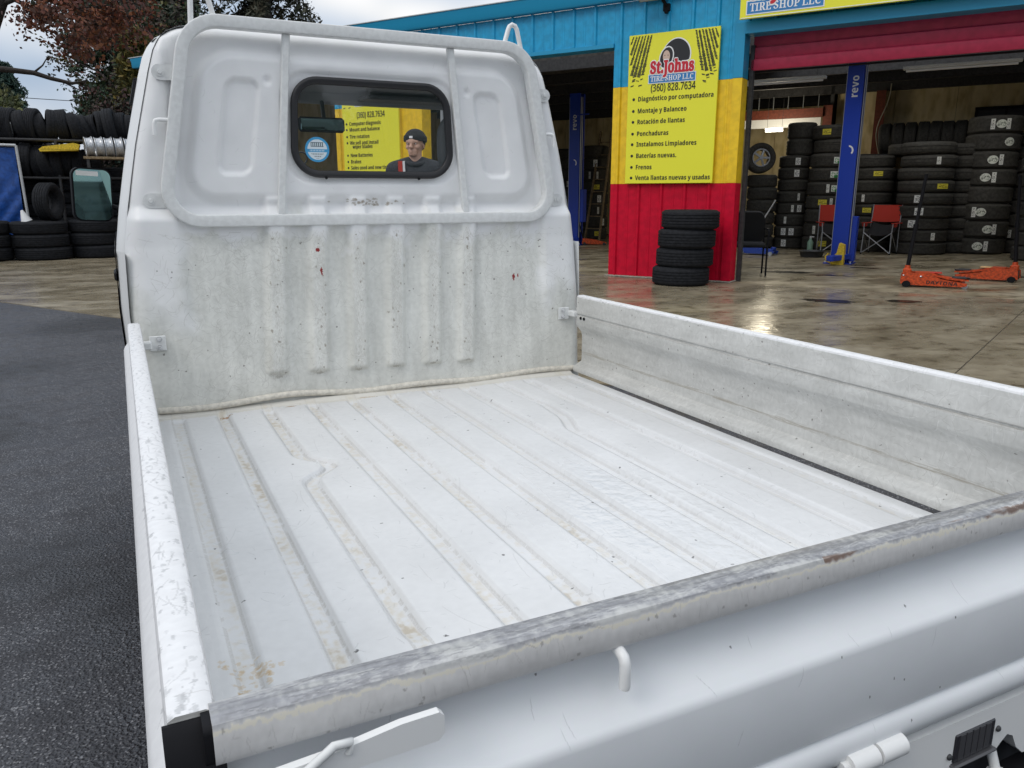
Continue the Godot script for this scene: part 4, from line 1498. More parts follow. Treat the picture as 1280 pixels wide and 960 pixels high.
	for e in [[-10.49, -10.35], [8.25, 8.4]]:
		b = MB.new()
		wall_box(b, e[0], e[1], 0.0, 3.86, 0.21, 11.2)
		part(o, "end_wall", b, M.plywood)
	b = MB.new()
	wall_box(b, -10.505, -10.492, 0.0, 3.86, 0.21, 11.2)
	part(o, "end_siding", b, M.teal)
	b = MB.new()
	wall_box(b, -10.35, 8.25, 0.0, 3.9, 11.05, 11.2)
	part(o, "back_wall", b, M.dark_steel)
	# plywood sheets lining the back of the right bay and of the others
	for r in [[1.15, 8.2, 9.65, 0.04], [-10.3, 1.0, 10.98, 0.04]]:
		var s: float = r[0]
		while s < r[1] - 0.2:
			b = MB.new()
			var e2: float = minf(s + 1.212, r[1])
			wall_box(b, s, e2, 0.02, 3.58 if r[0] > 0 else 3.3, r[2], r[2] + r[3], 0.003)
			part(o, "plywood_sheet", b, M.plywood)
			s = e2 + 0.008
	b = MB.new()
	wall_box(b, 1.02, 1.10, 0.0, 3.58, 9.55, 11.0)
	part(o, "partition", b, M.dark_steel)
	for q in [[1.00, 9.46, 3.15], [2.10, 9.46, 3.4], [-3.5, 9.9, 3.4], [6.3, 9.46, 3.4]]:
		b = MB.new()
		wall_box(b, q[0] - 0.10, q[0] + 0.10, 0.0, q[2], q[1] - 0.012, q[1])
		wall_box(b, q[0] - 0.01, q[0] + 0.01, 0.0, q[2], q[1], q[1] + 0.16)
		part(o, "red_steel_column", b, M.red_steel)
	b = MB.new()
	wall_box(b, -1.6, 0.90, 2.90, 3.10, 9.40, 9.46)
	part(o, "red_steel_beam", b, M.red_steel)
	b = MB.new()
	wall_box(b, -1.6, 0.86, 2.70, 2.895, 9.46, 9.50)
	part(o, "white_board", b, M.white_worn)
	for k in 8:
		b = MB.new()
		wall_box(b, -1.6 + 0.34 * k, -1.585 + 0.34 * k, 3.10, 3.40, 9.42, 9.45)
		part(o, "screen_bar", b, M.grey_plastic)
	# window high on the back wall of the right bay
	b = MB.new()
	for q in [[3.95, 5.1, 2.90, 2.955], [3.95, 5.1, 2.50, 2.55], [3.95, 4.01, 2.552, 2.898], [5.04, 5.1, 2.552, 2.898], [4.50, 4.55, 2.552, 2.898]]:
		wall_box(b, q[0], q[1], q[2], q[3], 9.58, 9.648, 0.004)
	var w := part(o, "window", b, M.black)
	b = MB.new()
	wall_box(b, 4.01, 5.04, 2.552, 2.898, 9.62, 9.63)
	part(w, "pane", b, mat(0.03, 0.032, 0.035, 0.12))
	# partly lowered sectional door of the right bay
	var dm := grained(0.42, 0.022, 0.065, 0.5, 0.10, 1.4, 71)
	for k in 3:
		b = MB.new()
		var y0: float = 2.695 + 0.145 * k
		b.extrude([Vector2(-0.05, 0), Vector2(-0.092, 0.0), Vector2(-0.095, 0.004), Vector2(-0.095, 0.128), Vector2(-0.090, 0.133), Vector2(-0.083, 0.140), Vector2(-0.05, 0.140)].map(func(q): return Vector2(-q.x - 0.305 - 0.03 * k, q.y)), Vector3(1.83, y0, 0), Vector3(4.25, 0, 0), Vector3.BACK, Vector3.UP)
		part(o, "door_panel", b, dm)
	b = MB.new()
	wall_box(b, 1.83, 6.08, 2.675, 2.694, 0.28, 0.34, 0.003)
	part(o, "door_seal", b, M.black)
	for s in [1.83, 6.05]:
		b = MB.new()
		wall_box(b, s - 0.02, s + 0.03, 0.0, 3.0, 0.21, 0.29)
		part(o, "door_track", b, M.dark_steel)

# ------------------------------------------------------------------ signs
func tread_print(parent: Node, mirror: float, top: float, seed_: int):
	# printed tyre tracks that fan out from the top edge of the board and break up below
	var b := MB.new()
	rng.seed = seed_
	for lane in 8:
		var x0 := -0.30 - 0.042 * lane
		var x1 := -0.45 - 0.058 * lane
		var wdt := 0.040
		var k := 0.0
		while k < 1.0:
			var step := 0.030 if lane % 2 == 0 else 0.019
			var keep := 1.0 - smooth(0.55, 1.0, k)
			if rng.randf() < keep + 0.12 and k > 0.04 * absf(lane - 3.0) * 0.2:
				var y0 := top - 0.004 - 0.66 * k
				var y1 := top - 0.004 - 0.66 * minf(k + step * 0.74, 1.0)
				var c0 := lerpf(x0, x1, k)
				var c1 := lerpf(x0, x1, k + step * 0.74)
				var ww := wdt * (0.7 + 0.8 * k) * (0.55 + 0.45 * rng.randf())
				var sl := 0.010 * (1.0 if lane % 2 == 0 else -1.0)
				var ps := [Vector3(c0 - ww * 0.5, y0, 0), Vector3(c0 + ww * 0.5, y0 + sl, 0), Vector3(c1 + ww * 0.5, y1 + sl, 0), Vector3(c1 - ww * 0.5, y1, 0)]
				var inside := true
				for i in 4:
					ps[i].x *= -mirror
					if absf(ps[i].x) > 0.612 or ps[i].y > top - 0.003:
						inside = false
				if inside:
					b.flat(ps, Vector3.BACK)
			k += step
	part(parent, "tread_print", b, M.ink, at(0, 0, 0.0178))

func logo(parent: Node, cx: float, cy: float, k: float, z: float, with_tyre := true):
	var b := MB.new()
	if with_tyre:
		# a leaning tyre: white halo, black tread, pale rim ring with a plain face in it
		for q in [[1.07, M.sign_white, 0.0], [1.0, M.ink, 0.0008]]:
			b = MB.new()
			var ol := []
			for i in 40:
				var an := TAU * i / 40
				var e := Vector2(cos(an) * 0.205 + 0.035, sin(an) * 0.255)
				if e.x > 0.0 and e.y > 0.0:
					e.x *= 1.18
				ol.append(e.rotated(-0.42) * k * q[0])
			b.plate(ol.map(func(w): return w * 0.84), Vector3(cx, cy + 0.175 * k, z + q[2]), Vector3.RIGHT, Vector3.UP, Vector3.BACK)
			part(parent, "tyre_print", b, q[1])
		for q in [[0.118, 0.170, M.sign_white, 0.0016], [0.100, 0.152, M.ink, 0.0024], [0.058, 0.088, M.skin_print, 0.0032]]:
			b = MB.new()
			var ol := []
			for i in 30:
				var an := TAU * i / 30
				ol.append(Vector2(cos(an) * q[0], sin(an) * q[1]).rotated(-0.30 if q[0] > 0.06 else 0.0) * k * 0.84)
			b.plate(ol, Vector3(cx - 0.085 * k, cy + (0.150 if q[0] > 0.06 else 0.165) * k, z + q[3]), Vector3.RIGHT, Vector3.UP, Vector3.BACK)
			part(parent, "rim_print", b, q[2])
		b = MB.new()
		for q in [[-0.022, 0.012, 0.009], [0.022, 0.012, 0.009], [0.0, -0.04, 0.014]]:
			b.ball(Vector3(cx - 0.085 * k + q[0] * k, cy + (0.165 + q[1]) * k, z + 0.0036), Vector3(q[2] * k, q[2] * 0.6 * k, 0.0006), 10, 4)
		part(parent, "face_print", b, mat(0.12, 0.07, 0.05, 0.6))
	var h := 0.150 * k
	letters(parent, "St.Johns", h, M.sign_white, at(cx, cy + 0.035 * k, z + 0.0044), true, 0.70, true, 0.14)
	letters(parent, "St.Johns", h, M.sign_red, at(cx, cy + 0.035 * k, z + 0.0064), true, 0.70, true, 0.055)
	b = MB.new()
	b.box(Vector3(cx, cy - 0.105 * k, z + 0.002), Vector3(0.66 * k, 0.118 * k, 0.0015))
	part(parent, "name_plate", b, M.sign_white)
	b = MB.new()
	b.box(Vector3(cx, cy - 0.105 * k, z + 0.003), Vector3(0.642 * k, 0.100 * k, 0.0015))
	part(parent, "name_plate", b, M.sign_blue)
	letters(parent, "TIRE SHOP LLC", 0.066 * k, M.sign_white, at(cx, cy - 0.105 * k, z + 0.005), true, 0.83, true, 0.0)

func service_sign(s: float, label: String, lines: Array, drop: Array) -> Node3D:
	var o := shop_thing("service_sign", label, "sign", s, 1.300, -0.05, "yellow service list signs")
	var b := MB.new()
	b.box(Vector3(0, 0.96, 0), Vector3(1.245, 1.92, 0.030), 0.003)
	part(o, "board", b, M.sign_yellow)
	tread_print(o, -1.0, 1.92, 5)
	tread_print(o, 1.0, 1.92, 6)
	logo(o, 0.0, 1.455, 1.0, 0.0165)
	letters(o, "(360) 828.7634", 0.092, M.ink, at(0.02, drop[0], 0.0175), false, 0.72, false, 0.02, true, "phone_number")
	for i in lines.size():
		letters(o, lines[i], 0.058, M.ink, at(-0.47, drop[i + 1], 0.0175), true, 0.90, false, 0.0, false, "service_line")
		if not lines[i].begins_with(" "):
			b = MB.new()
			b.cyl(Vector3(-0.53, drop[i + 1], 0.0165), Vector3(-0.53, drop[i + 1], 0.0178), 0.019, 0.019, 14)
			part(o, "bullet", b, M.ink)
	return o

func build_shop_objects():
	service_sign(0.87, "yellow Spanish service list sign on the painted pier, behind the tyre stack", ["Diagnóstico por computadora", "Montaje y Balanceo", "Rotación de llantas", "Ponchaduras", "Instalamos Limpiadores", "Baterías nuevas.", "Frenos", "Venta llantas nuevas y usadas"], [1.237, 1.106, 0.954, 0.812, 0.658, 0.519, 0.368, 0.217, 0.075])
	service_sign(-4.42, "yellow English service list sign seen through the cab window", ["Computer diagnosis", "Mount and balance", "Tire rotation", "We sell and install", "   wiper blades", "New Batteries", "Brakes", "Sales used and new tires"], [1.155, 1.02, 0.925, 0.81, 0.71, 0.645, 0.505, 0.40, 0.30])
	# long banner over the right bay
	var o := shop_thing("shop_name_sign", "long yellow shop name banner over the right service bay", "sign", 4.0, 3.235, -0.20)
	var b := MB.new()
	b.box(Vector3(0, 0.46, 0), Vector3(4.46, 0.92, 0.03), 0.003)
	part(o, "board", b, M.sign_yellow)
	b = MB.new()
	for q in [[0.0, 0.012, 4.43, 0.008], [0.0, 0.908, 4.43, 0.008]]:
		b.box(Vector3(q[0], q[1], 0.0158), Vector3(q[2], q[3], 0.0012))
	part(o, "border_print", b, M.sign_white)
	logo(o, -1.70, 0.265, 1.38, 0.0165)
	logo(o, -0.45, 0.262, 1.05, 0.0165)
	logo(o, 0.75, 0.262, 1.05, 0.0165)
	# flood lamp under the eave (not lit)
	o = shop_thing("flood_light", "grey flood light on a bracket under the teal eave", "light", 0.62, 3.52, -0.02)
	b = MB.new()
	b.xf = Transform3D(Basis(Vector3.RIGHT, -0.42), Vector3(-0.02, 0.16, 0.24))
	b.box(Vector3(0, 0, 0), Vector3(0.40, 0.055, 0.30), 0.012)
	for k in 9:
		b.box(Vector3(-0.16 + 0.04 * k, 0.035, 0), Vector3(0.006, 0.03, 0.24))
	part(o, "housing", b, M.grey_plastic)
	b = MB.new()
	b.xf = Transform3D(Basis(Vector3.RIGHT, -0.42), Vector3(-0.02, 0.16, 0.24))
	b.box(Vector3(0, -0.029, 0), Vector3(0.35, 0.006, 0.25), 0.002)
	part(o, "lens", b, mat(0.55, 0.52, 0.46, 0.25))
	b = MB.new()
	b.box(Vector3(0.13, 0.0, 0.02), Vector3(0.09, 0.09, 0.05), 0.006)
	b.cyl(Vector3(0.13, 0.02, 0.04), Vector3(0.10, 0.10, 0.14), 0.022, 0.022, 12)
	b.box(Vector3(0.13, -0.05, 0.03), Vector3(0.05, 0.05, 0.04), 0.01)
	part(o, "bracket", b, M.black)
	lift_post(2.47, 4.05, "blue two-post lift column with a yellow foot in the right bay", false)
	lift_post(-3.83, 6.3, "blue two-post lift column inside the left bay doorway", true)
	# fluorescent battens: only the far one is lit
	var lit := mat(0.9, 0.9, 0.9, 0.4)
	lit.emission_enabled = true
	lit.emission = Color(1.0, 0.97, 0.90)
	lit.emission_energy_multiplier = 2.2
	for q in [[3.95, 3.06, 4.0, 1.6, "unlit fluorescent batten in front of the plywood wall", false], [1.25, 3.02, 4.0, 1.5, "unlit fluorescent batten left of the blue lift column", false], [-0.02, 2.60, 8.85, 0.42, "short lit fluorescent tube at the back of the shop", true]]:
		o = shop_thing("fluorescent_light", q[4], "light", q[0], q[1], q[2], "shop fluorescent lights")
		b = MB.new()
		b.box(Vector3(0, 0.03, 0), Vector3(q[3], 0.05, 0.11), 0.008)
		part(o, "batten", b, M.white_worn)
		b = MB.new()
		b.cyl(Vector3(-q[3] * 0.47, -0.015, 0.02), Vector3(q[3] * 0.47, -0.015, 0.02), 0.018, 0.018, 12)
		part(o, "tube", b, lit if q[5] else M.sign_white)
		b = MB.new()
		for s in [-1.0, 1.0]:
			b.cyl(Vector3(s * q[3] * 0.4, 0.055, 0), Vector3(s * q[3] * 0.4, 3.60 - q[1], 0), 0.004, 0.004, 6)
		part(o, "hanger", b, M.dark_steel)
		if q[5]:
			var al := OmniLight3D.new()
			al.name = "tube_light"
			al.light_energy = 1.6
			al.light_size = 0.28
			al.light_color = Color(1.0, 0.95, 0.84)
			al.omni_range = 16.0
			al.omni_attenuation = 2.0
			al.shadow_enabled = true
			al.position = Vector3(0, -0.06, 0.17)
			o.add_child(al)
	floor_jack("orange floor jack lying nearer, its black handle up at the left end", 3.84, 0.86, 1.0, 0.12)
	floor_jack("orange floor jack lying behind the other, handle up at its right end", 5.02, 2.16, -1.0, -0.12)
	low_jack()
	office_chair()
	camp_chair("red folding camp chair half hidden by the blue lift column", 1.86, 6.75, 0.35)
	camp_chair("red and black folding camp chair right of the blue lift column", 2.72, 6.85, -0.15)
	ladder()
	small_jack()
	var e := shop_thing("spray_bottle", "pale green spray bottle on the floor before the lugged stack", "bottle", 1.33, 0.0, 7.18)
	b = MB.new()
	b.lathe([Vector2(0.0, 0.0), Vector2(0.055, 0.0), Vector2(0.06, 0.02), Vector2(0.06, 0.17), Vector2(0.03, 0.22), Vector2(0.022, 0.25), Vector2(0.0, 0.25)], 20)
	part(e, "bottle", b, mat(0.30, 0.48, 0.36, 0.3))
	b = MB.new()
	b.box(Vector3(0.0, 0.275, 0.0), Vector3(0.04, 0.05, 0.04), 0.008)
	b.box(Vector3(0.04, 0.285, 0.0), Vector3(0.06, 0.022, 0.022), 0.005)
	part(e, "trigger", b, M.sign_white)
	e = shop_thing("air_hose", "pale air hose hanging from the ceiling right of the blue lift column", "hose", 2.32, 0.0, 9.2)
	b = MB.new()
	var hp := []
	for i in 30:
		var f := i / 29.0
		hp.append(Vector3(-0.16 * sin(f * 3.0) + 0.05 * sin(f * 11.0), 3.5 - 2.3 * f, 0.05 * sin(f * 7.0)))
	b.tube(hp, 0.013, 8)
	part(e, "hose", b, mat(0.35, 0.33, 0.26, 0.6))
	b = MB.new()
	b.cyl(hp[-1], hp[-1] + Vector3(0, -0.10, 0), 0.018, 0.016, 10)
	part(e, "coupling", b, M.zinc)
	e = shop_thing("drain_pan", "shallow black oil drain pan on the floor left of the blue lift column", "pan", 1.75, 0.0, 5.3)
	b = MB.new()
	b.lathe([Vector2(0.0, 0.0), Vector2(0.19, 0.0), Vector2(0.23, 0.11), Vector2(0.245, 0.115), Vector2(0.235, 0.12), Vector2(0.19, 0.02), Vector2(0.0, 0.02)], 28)
	part(e, "pan", b, M.dark_plastic)

func lift_post(s: float, n: float, label: String, left: bool):
	var o := shop_thing("lift_column", label, "car lift", s, 0.0, n, "blue car lift columns", 0.0)
	var b := MB.new()
	b.box(Vector3(0, 0.010, 0), Vector3(0.46, 0.02, 0.42), 0.003)
	var bp := part(o, "base_plate", b, M.lift_blue)
	b = MB.new()
	for q in [[-0.2, 0.17], [0.2, 0.17], [-0.2, -0.17], [0.2, -0.17]]:
		b.cyl(Vector3(q[0], 0.02, q[1]), Vector3(q[0], 0.05, q[1]), 0.016, 0.012, 8)
	part(bp, "anchor_bolt", b, M.zinc)
	b = MB.new()      # C section, open to the right
	b.extrude([Vector2(-0.13, 0.13), Vector2(-0.13, -0.13), Vector2(0.13, -0.13), Vector2(0.13, -0.08), Vector2(0.118, -0.08), Vector2(0.118, -0.118), Vector2(-0.118, -0.118), Vector2(-0.118, 0.118), Vector2(0.118, 0.118), Vector2(0.118, 0.08), Vector2(0.13, 0.08), Vector2(0.13, 0.13)], Vector3(0, 0.02, 0), Vector3(0, 3.36, 0), Vector3.RIGHT, Vector3.BACK)
	part(o, "column", b, M.lift_blue)
	b = MB.new()
	b.box(Vector3(0.150, 1.7, 0.10), Vector3(0.012, 3.2, 0.02))
	b.box(Vector3(-0.128, 1.7, 0.1315), Vector3(0.008, 3.2, 0.004))
	b.cyl(Vector3(0.165, 0.3, 0.06), Vector3(0.165, 3.3, 0.06), 0.010, 0.010, 8)
	part(o, "cable_guide", b, M.steel)
	b = MB.new()
	b.box(Vector3(0.17, 0.42 if not left else 0.9, 0.0), Vector3(0.14, 0.75, 0.17), 0.01)
	part(o, "carriage", b, M.lift_blue)
	b = MB.new()
	b.bar(Vector3(0.14, 0.13, 0.10), Vector3(-0.05, 0.12, 0.66 if not left else 0.3), 0.12, 0.09, Vector3.UP, 0.01)
	part(o, "lift_arm", b, M.lift_blue)
	b = MB.new()
	b.extrude([Vector2(-0.09, 0.0), Vector2(0.10, 0.0), Vector2(0.11, 0.12), Vector2(0.10, 0.33), Vector2(0.02, 0.36), Vector2(-0.01, 0.20), Vector2(-0.09, 0.10)], Vector3(0.02, 0.004, 0.24), Vector3(0, 0, 0.16), Vector3.RIGHT, Vector3.UP)
	if not left:
		part(o, "yellow_foot_guard", b, M.safety_yellow)
		b = MB.new()
		b.tube([Vector3(-0.06, 0.03, 0.42), Vector3(-0.13, 0.06, 0.44), Vector3(-0.16, 0.13, 0.42), Vector3(-0.12, 0.19, 0.40)], 0.012, 8)
		part(o, "release_lever", b, M.safety_yellow)
	var turn := Basis(Vector3.BACK, PI / 2)
	letters(o, "revo", 0.115, M.sign_white, Transform3D(turn, Vector3(0.0, 2.86 if not left else 2.75, 0.1312)), true, 1.0, false, 0.0)
	b = MB.new()
	var ol := []
	for i in 15:
		var an := -0.7 + 2.2 * i / 14.0
		ol.append(Vector2(cos(an), sin(an)) * 0.085)
	for i in 15:
		var an := 1.5 - 2.2 * i / 14.0
		ol.append(Vector2(cos(an) * 0.052 + 0.006, sin(an) * 0.06))
	b.plate(ol, Vector3(-0.01, 1.86, 0.1315), Vector3.RIGHT, Vector3.UP, Vector3.BACK)
	part(o, "emblem", b, M.sign_white)
	if left:
		b = MB.new()
		b.box(Vector3(0.19, 2.92, 0.12), Vector3(0.34, 0.03, 0.03), 0.004)
		b.box(Vector3(0.08, 2.95, 0.14), Vector3(0.08, 0.10, 0.05), 0.006)
		part(o, "hose_bracket", b, M.lift_blue)

func floor_jack(label: String, s: float, n: float, dir: float, turn: float):
	var o := shop_thing("floor_jack", label, "floor jack", s, 0.0, n, "orange floor jacks", turn + (0.0 if dir > 0 else PI))
	o.scale.y = 0.8            # along x: rear (handle) at 0, nose at 0.72
	var side := [Vector2(-0.07, 0.05), Vector2(0.05, 0.035), Vector2(0.20, 0.030), Vector2(0.64, 0.030), Vector2(0.68, 0.05), Vector2(0.68, 0.085), Vector2(0.55, 0.105), Vector2(0.40, 0.135), Vector2(0.24, 0.215), Vector2(0.02, 0.225), Vector2(-0.06, 0.19)]
	for z in [-0.15, 0.13]:
		var b := MB.new()
		b.extrude(side, Vector3(0, 0, z), Vector3(0, 0, 0.02), Vector3.RIGHT, Vector3.UP)
		var pl := part(o, "side_plate", b, M.jack_orange)
		if z > 0 and dir > 0:
			letters(pl, "DAYTONA", 0.052, M.ink, Transform3D(Basis(Vector3.BACK, -0.04), Vector3(0.40, 0.078, 0.1505)), true, 1.05, false, 0.0)
	var b := MB.new()
	b.extrude([Vector2(0.10, 0.19), Vector2(0.24, 0.20), Vector2(0.46, 0.135), Vector2(0.62, 0.120), Vector2(0.70, 0.115), Vector2(0.70, 0.135), Vector2(0.60, 0.145), Vector2(0.46, 0.165), Vector2(0.26, 0.232), Vector2(0.10, 0.232)], Vector3(0, 0, -0.105), Vector3(0, 0, 0.21), Vector3.RIGHT, Vector3.UP)
	part(o, "lift_arm", b, M.jack_orange)
	b = MB.new()
	b.box(Vector3(0.60, 0.158, 0), Vector3(0.16, 0.03, 0.15), 0.008)
	b.cyl(Vector3(0.66, 0.14, 0), Vector3(0.66, 0.165, 0), 0.055, 0.06, 16)
	part(o, "saddle", b, M.dark_steel)
	b = MB.new()
	b.box(Vector3(0.30, 0.225, -0.01), Vector3(0.20, 0.012, 0.17), 0.003)
	part(o, "warning_plate", b, M.chair_red if dir > 0 else mat(0.70, 0.45, 0.20, 0.5))
	b = MB.new()
	b.box(Vector3(0.05, 0.12, 0), Vector3(0.22, 0.16, 0.12), 0.02)
	b.cyl(Vector3(0.10, 0.12, 0), Vector3(0.40, 0.12, 0), 0.035, 0.03, 14)
	part(o, "hydraulic_body", b, M.dark_steel)
	for q in [[0.66, 0.105, 0.035], [0.66, -0.105, 0.035], [0.0, 0.175, 0.05], [0.0, -0.185, 0.05]]:
		b = MB.new()
		b.cyl(Vector3(q[0], q[2], q[1] - 0.02), Vector3(q[0], q[2], q[1] + 0.02), q[2], q[2], 18)
		part(o, "wheel", b, M.steel if q[0] > 0.3 else M.black)
	b = MB.new()
	b.box(Vector3(0.0, 0.22, 0), Vector3(0.10, 0.12, 0.12), 0.015)
	b.cyl(Vector3(0.0, 0.24, 0), Vector3(0.0, 0.33, 0), 0.04, 0.032, 14)
	var yk := part(o, "handle_yoke", b, M.jack_orange)
	b = MB.new()
	b.cyl(Vector3(0.0, 0.30, 0), Vector3(0.04, 0.94, 0), 0.026, 0.024, 14)
	b.cyl(Vector3(0.04, 0.94, 0), Vector3(0.09, 1.75, 0), 0.021, 0.021, 14)
	b.cyl(Vector3(0.038, 0.90, 0), Vector3(0.042, 0.98, 0), 0.032, 0.032, 14)
	part(yk, "handle", b, M.black)
	b = MB.new()
	b.ball(Vector3(0.16, 0.17, 0.152), Vector3(0.018, 0.018, 0.012), 12, 6)
	b.ball(Vector3(-0.04, 0.18, 0.152), Vector3(0.014, 0.014, 0.010), 12, 6)
	part(o, "pivot_bolt", b, M.chrome)

func low_jack():
	var o := shop_thing("low_profile_jack", "low blue jack on the floor behind the black chair", "floor jack", 0.75, 0.0, 5.3, "", -0.15)
	var b := MB.new()
	for z in [-0.12, 0.10]:
		b.extrude([Vector2(-0.32, 0.03), Vector2(0.34, 0.03), Vector2(0.36, 0.09), Vector2(0.10, 0.10), Vector2(-0.05, 0.15), Vector2(-0.30, 0.15)], Vector3(0, 0, z), Vector3(0, 0, 0.02), Vector3.RIGHT, Vector3.UP)
	part(o, "side_plate", b, M.jack_blue)
	b = MB.new()
	b.box(Vector3(0.02, 0.10, 0), Vector3(0.6, 0.05, 0.18), 0.01)
	b.cyl(Vector3(0.30, 0.12, 0), Vector3(0.30, 0.16, 0), 0.05, 0.05, 14)
	part(o, "lift_arm", b, M.jack_blue)
	for q in [[-0.28, 0.15], [-0.28, -0.15], [0.30, 0.14], [0.30, -0.14]]:
		b = MB.new()
		b.cyl(Vector3(q[0], 0.04, q[1] - 0.02), Vector3(q[0], 0.04, q[1] + 0.02), 0.04, 0.04, 16)
		part(o, "wheel", b, M.steel)
	b = MB.new()
	b.cyl(Vector3(-0.26, 0.14, 0), Vector3(0.22, 1.05, -0.12), 0.014, 0.012, 10)
	part(o, "handle", b, M.zinc)

func small_jack():
	var o := shop_thing("trolley_jack", "small orange trolley jack at the foot of the left bay lift column", "floor jack", -3.45, 0.0, 6.35, "", 0.5)
	var b := MB.new()
	b.extrude([Vector2(-0.20, 0.03), Vector2(0.36, 0.02), Vector2(0.38, 0.06), Vector2(0.10, 0.13), Vector2(-0.18, 0.16)], Vector3(0, 0, -0.09), Vector3(0, 0, 0.18), Vector3.RIGHT, Vector3.UP)
	part(o, "body", b, M.jack_orange)
	b = MB.new()
	b.cyl(Vector3(-0.16, 0.12, 0), Vector3(-0.30, 0.62, 0), 0.014, 0.012, 10)
	part(o, "handle", b, M.black)
	for q in [[-0.14, 0.11], [-0.14, -0.11], [0.32, 0.10], [0.32, -0.10]]:
		b = MB.new()
		b.cyl(Vector3(q[0], 0.035, q[1] - 0.015), Vector3(q[0], 0.035, q[1] + 0.015), 0.035, 0.035, 14)
		part(o, "wheel", b, M.dark_steel)

func office_chair():
	var o := shop_thing("office_chair", "black padded armchair with straight legs beside the red pier", "chair", 1.66, 0.0, 1.25, "", 0.35)
	var b := MB.new()
	b.box(Vector3(0, 0.44, 0.02), Vector3(0.46, 0.07, 0.46), 0.025)
	part(o, "seat", b, M.canvas_black)
	b = MB.new()
	b.extrude(round_rect(0.46, 0.44, 0.10, 6), Vector3(0, 0.70, -0.235), Vector3(0, -0.02, 0.06), Vector3.RIGHT, Vector3(0, 0.98, -0.18).normalized())
	part(o, "backrest", b, M.canvas_black)
	for s in [-1.0, 1.0]:
		b = MB.new()
		b.tube([Vector3(s * 0.25, 0.0, 0.24), Vector3(s * 0.25, 0.40, 0.22), Vector3(s * 0.26, 0.62, 0.20), Vector3(s * 0.26, 0.645, 0.16), Vector3(s * 0.26, 0.65, -0.12), Vector3(s * 0.25, 0.66, -0.22)], 0.013, 8)
		b.tube([Vector3(s * 0.24, 0.0, -0.24), Vector3(s * 0.24, 0.42, -0.20), Vector3(s * 0.23, 0.80, -0.27)], 0.013, 8)
		b.tube([Vector3(s * 0.25, 0.405, 0.22), Vector3(s * 0.24, 0.405, -0.20)], 0.012, 8)
		part(o, "leg_frame", b, M.black)
		b = MB.new()
		b.box(Vector3(s * 0.26, 0.662, 0.02), Vector3(0.05, 0.025, 0.24), 0.01)
		part(o, "armrest", b, M.black)

func camp_chair(label: String, s: float, n: float, turn: float):
	var o := shop_thing("camp_chair", label, "camp chair", s, 0.0, n, "folding camp chairs", turn)
	var b := MB.new()
	b.grid(12, 8, func(u, v):
		var x: float = -0.27 + 0.54 * u
		return Vector3(x, 0.45 + 0.50 * v - 0.03 * sin(PI * u) * (1.0 - v), -0.20 - 0.10 * v - 0.05 * sin(PI * u)), func(u, v): return Vector2(u, v), Vector3.BACK, func(u, v): return v < 0.36)
	part(o, "backrest", b, M.chair_red)
	b = MB.new()
	b.grid(12, 8, func(u, v):
		var x: float = -0.25 + 0.50 * u
		return Vector3(x, 0.42 - 0.06 * sin(PI * u) + (0.20 * pow(1.0 - v, 3.0)), -0.24 + 0.44 * v), func(u, v): return Vector2(u, v), Vector3.UP)
	part(o, "seat", b, M.canvas_black)
	for sg in [-1.0, 1.0]:
		b = MB.new()
		b.tube([Vector3(sg * 0.27, 0.96, -0.30), Vector3(sg * 0.27, 0.45, -0.22), Vector3(sg * 0.27, 0.02, -0.24)], 0.011, 8)
		b.tube([Vector3(sg * 0.27, 0.60, 0.20), Vector3(sg * 0.26, 0.40, 0.22), Vector3(sg * 0.27, 0.02, 0.24)], 0.011, 8)
		b.tube([Vector3(sg * 0.26, 0.03, 0.24), Vector3(-sg * 0.26, 0.42, 0.22)], 0.009, 8)
		b.tube([Vector3(sg * 0.27, 0.03, -0.24), Vector3(sg * 0.265, 0.42, 0.22)], 0.009, 8)
		part(o, "leg_frame", b, M.steel)
		b = MB.new()
		b.box(Vector3(sg * 0.28, 0.605, -0.03), Vector3(0.09, 0.012, 0.50), 0.005)
		b.box(Vector3(sg * 0.28, 0.57, 0.14), Vector3(0.085, 0.08, 0.085), 0.02)
		part(o, "armrest", b, M.chair_red)
	for q in [[-0.27, -0.24], [0.27, -0.24], [-0.27, 0.24], [0.27, 0.24]]:
		b = MB.new()
		b.cyl(Vector3(q[0], 0.0, q[1]), Vector3(q[0], 0.03, q[1]), 0.02, 0.016, 10)
		part(o, "foot", b, M.black)

func ladder():
	var o := shop_thing("ladder", "grey wooden ladder leaning among the tyres in the left bay", "ladder", -4.30, 0.0, 8.4)
	for x in [-0.17, 0.17]:
		var b := MB.new()
		b.bar(Vector3(x * 1.2, 0.0, 0.25), Vector3(x * 0.9, 2.75, -0.45), 0.035, 0.075, Vector3.BACK, 0.005)
		part(o, "rail", b, M.timber)
	for k in 8:
		var b := MB.new()
		var y := 0.30 + 0.31 * k
		var z := 0.25 - 0.70 * y / 2.75
		b.bar(Vector3(-0.19, y, z), Vector3(0.19, y, z), 0.05, 0.028, Vector3.UP, 0.004)
		part(o, "rung", b, M.timber)

# ================================================================== tyres
const NTH := ["lowest", "second", "third", "fourth", "fifth", "sixth", "seventh", "eighth", "ninth", "tenth"]
const ORD := ["first", "second", "third", "fourth", "fifth", "sixth", "seventh", "eighth", "ninth", "tenth", "eleventh", "twelfth", "thirteenth", "fourteenth", "fifteenth", "sixteenth", "seventeenth", "eighteenth", "nineteenth", "twentieth", "twenty-first", "twenty-second"]
const TR := 0.37
const TW := 0.24
var tyre_kinds := {}
var sticker := {}

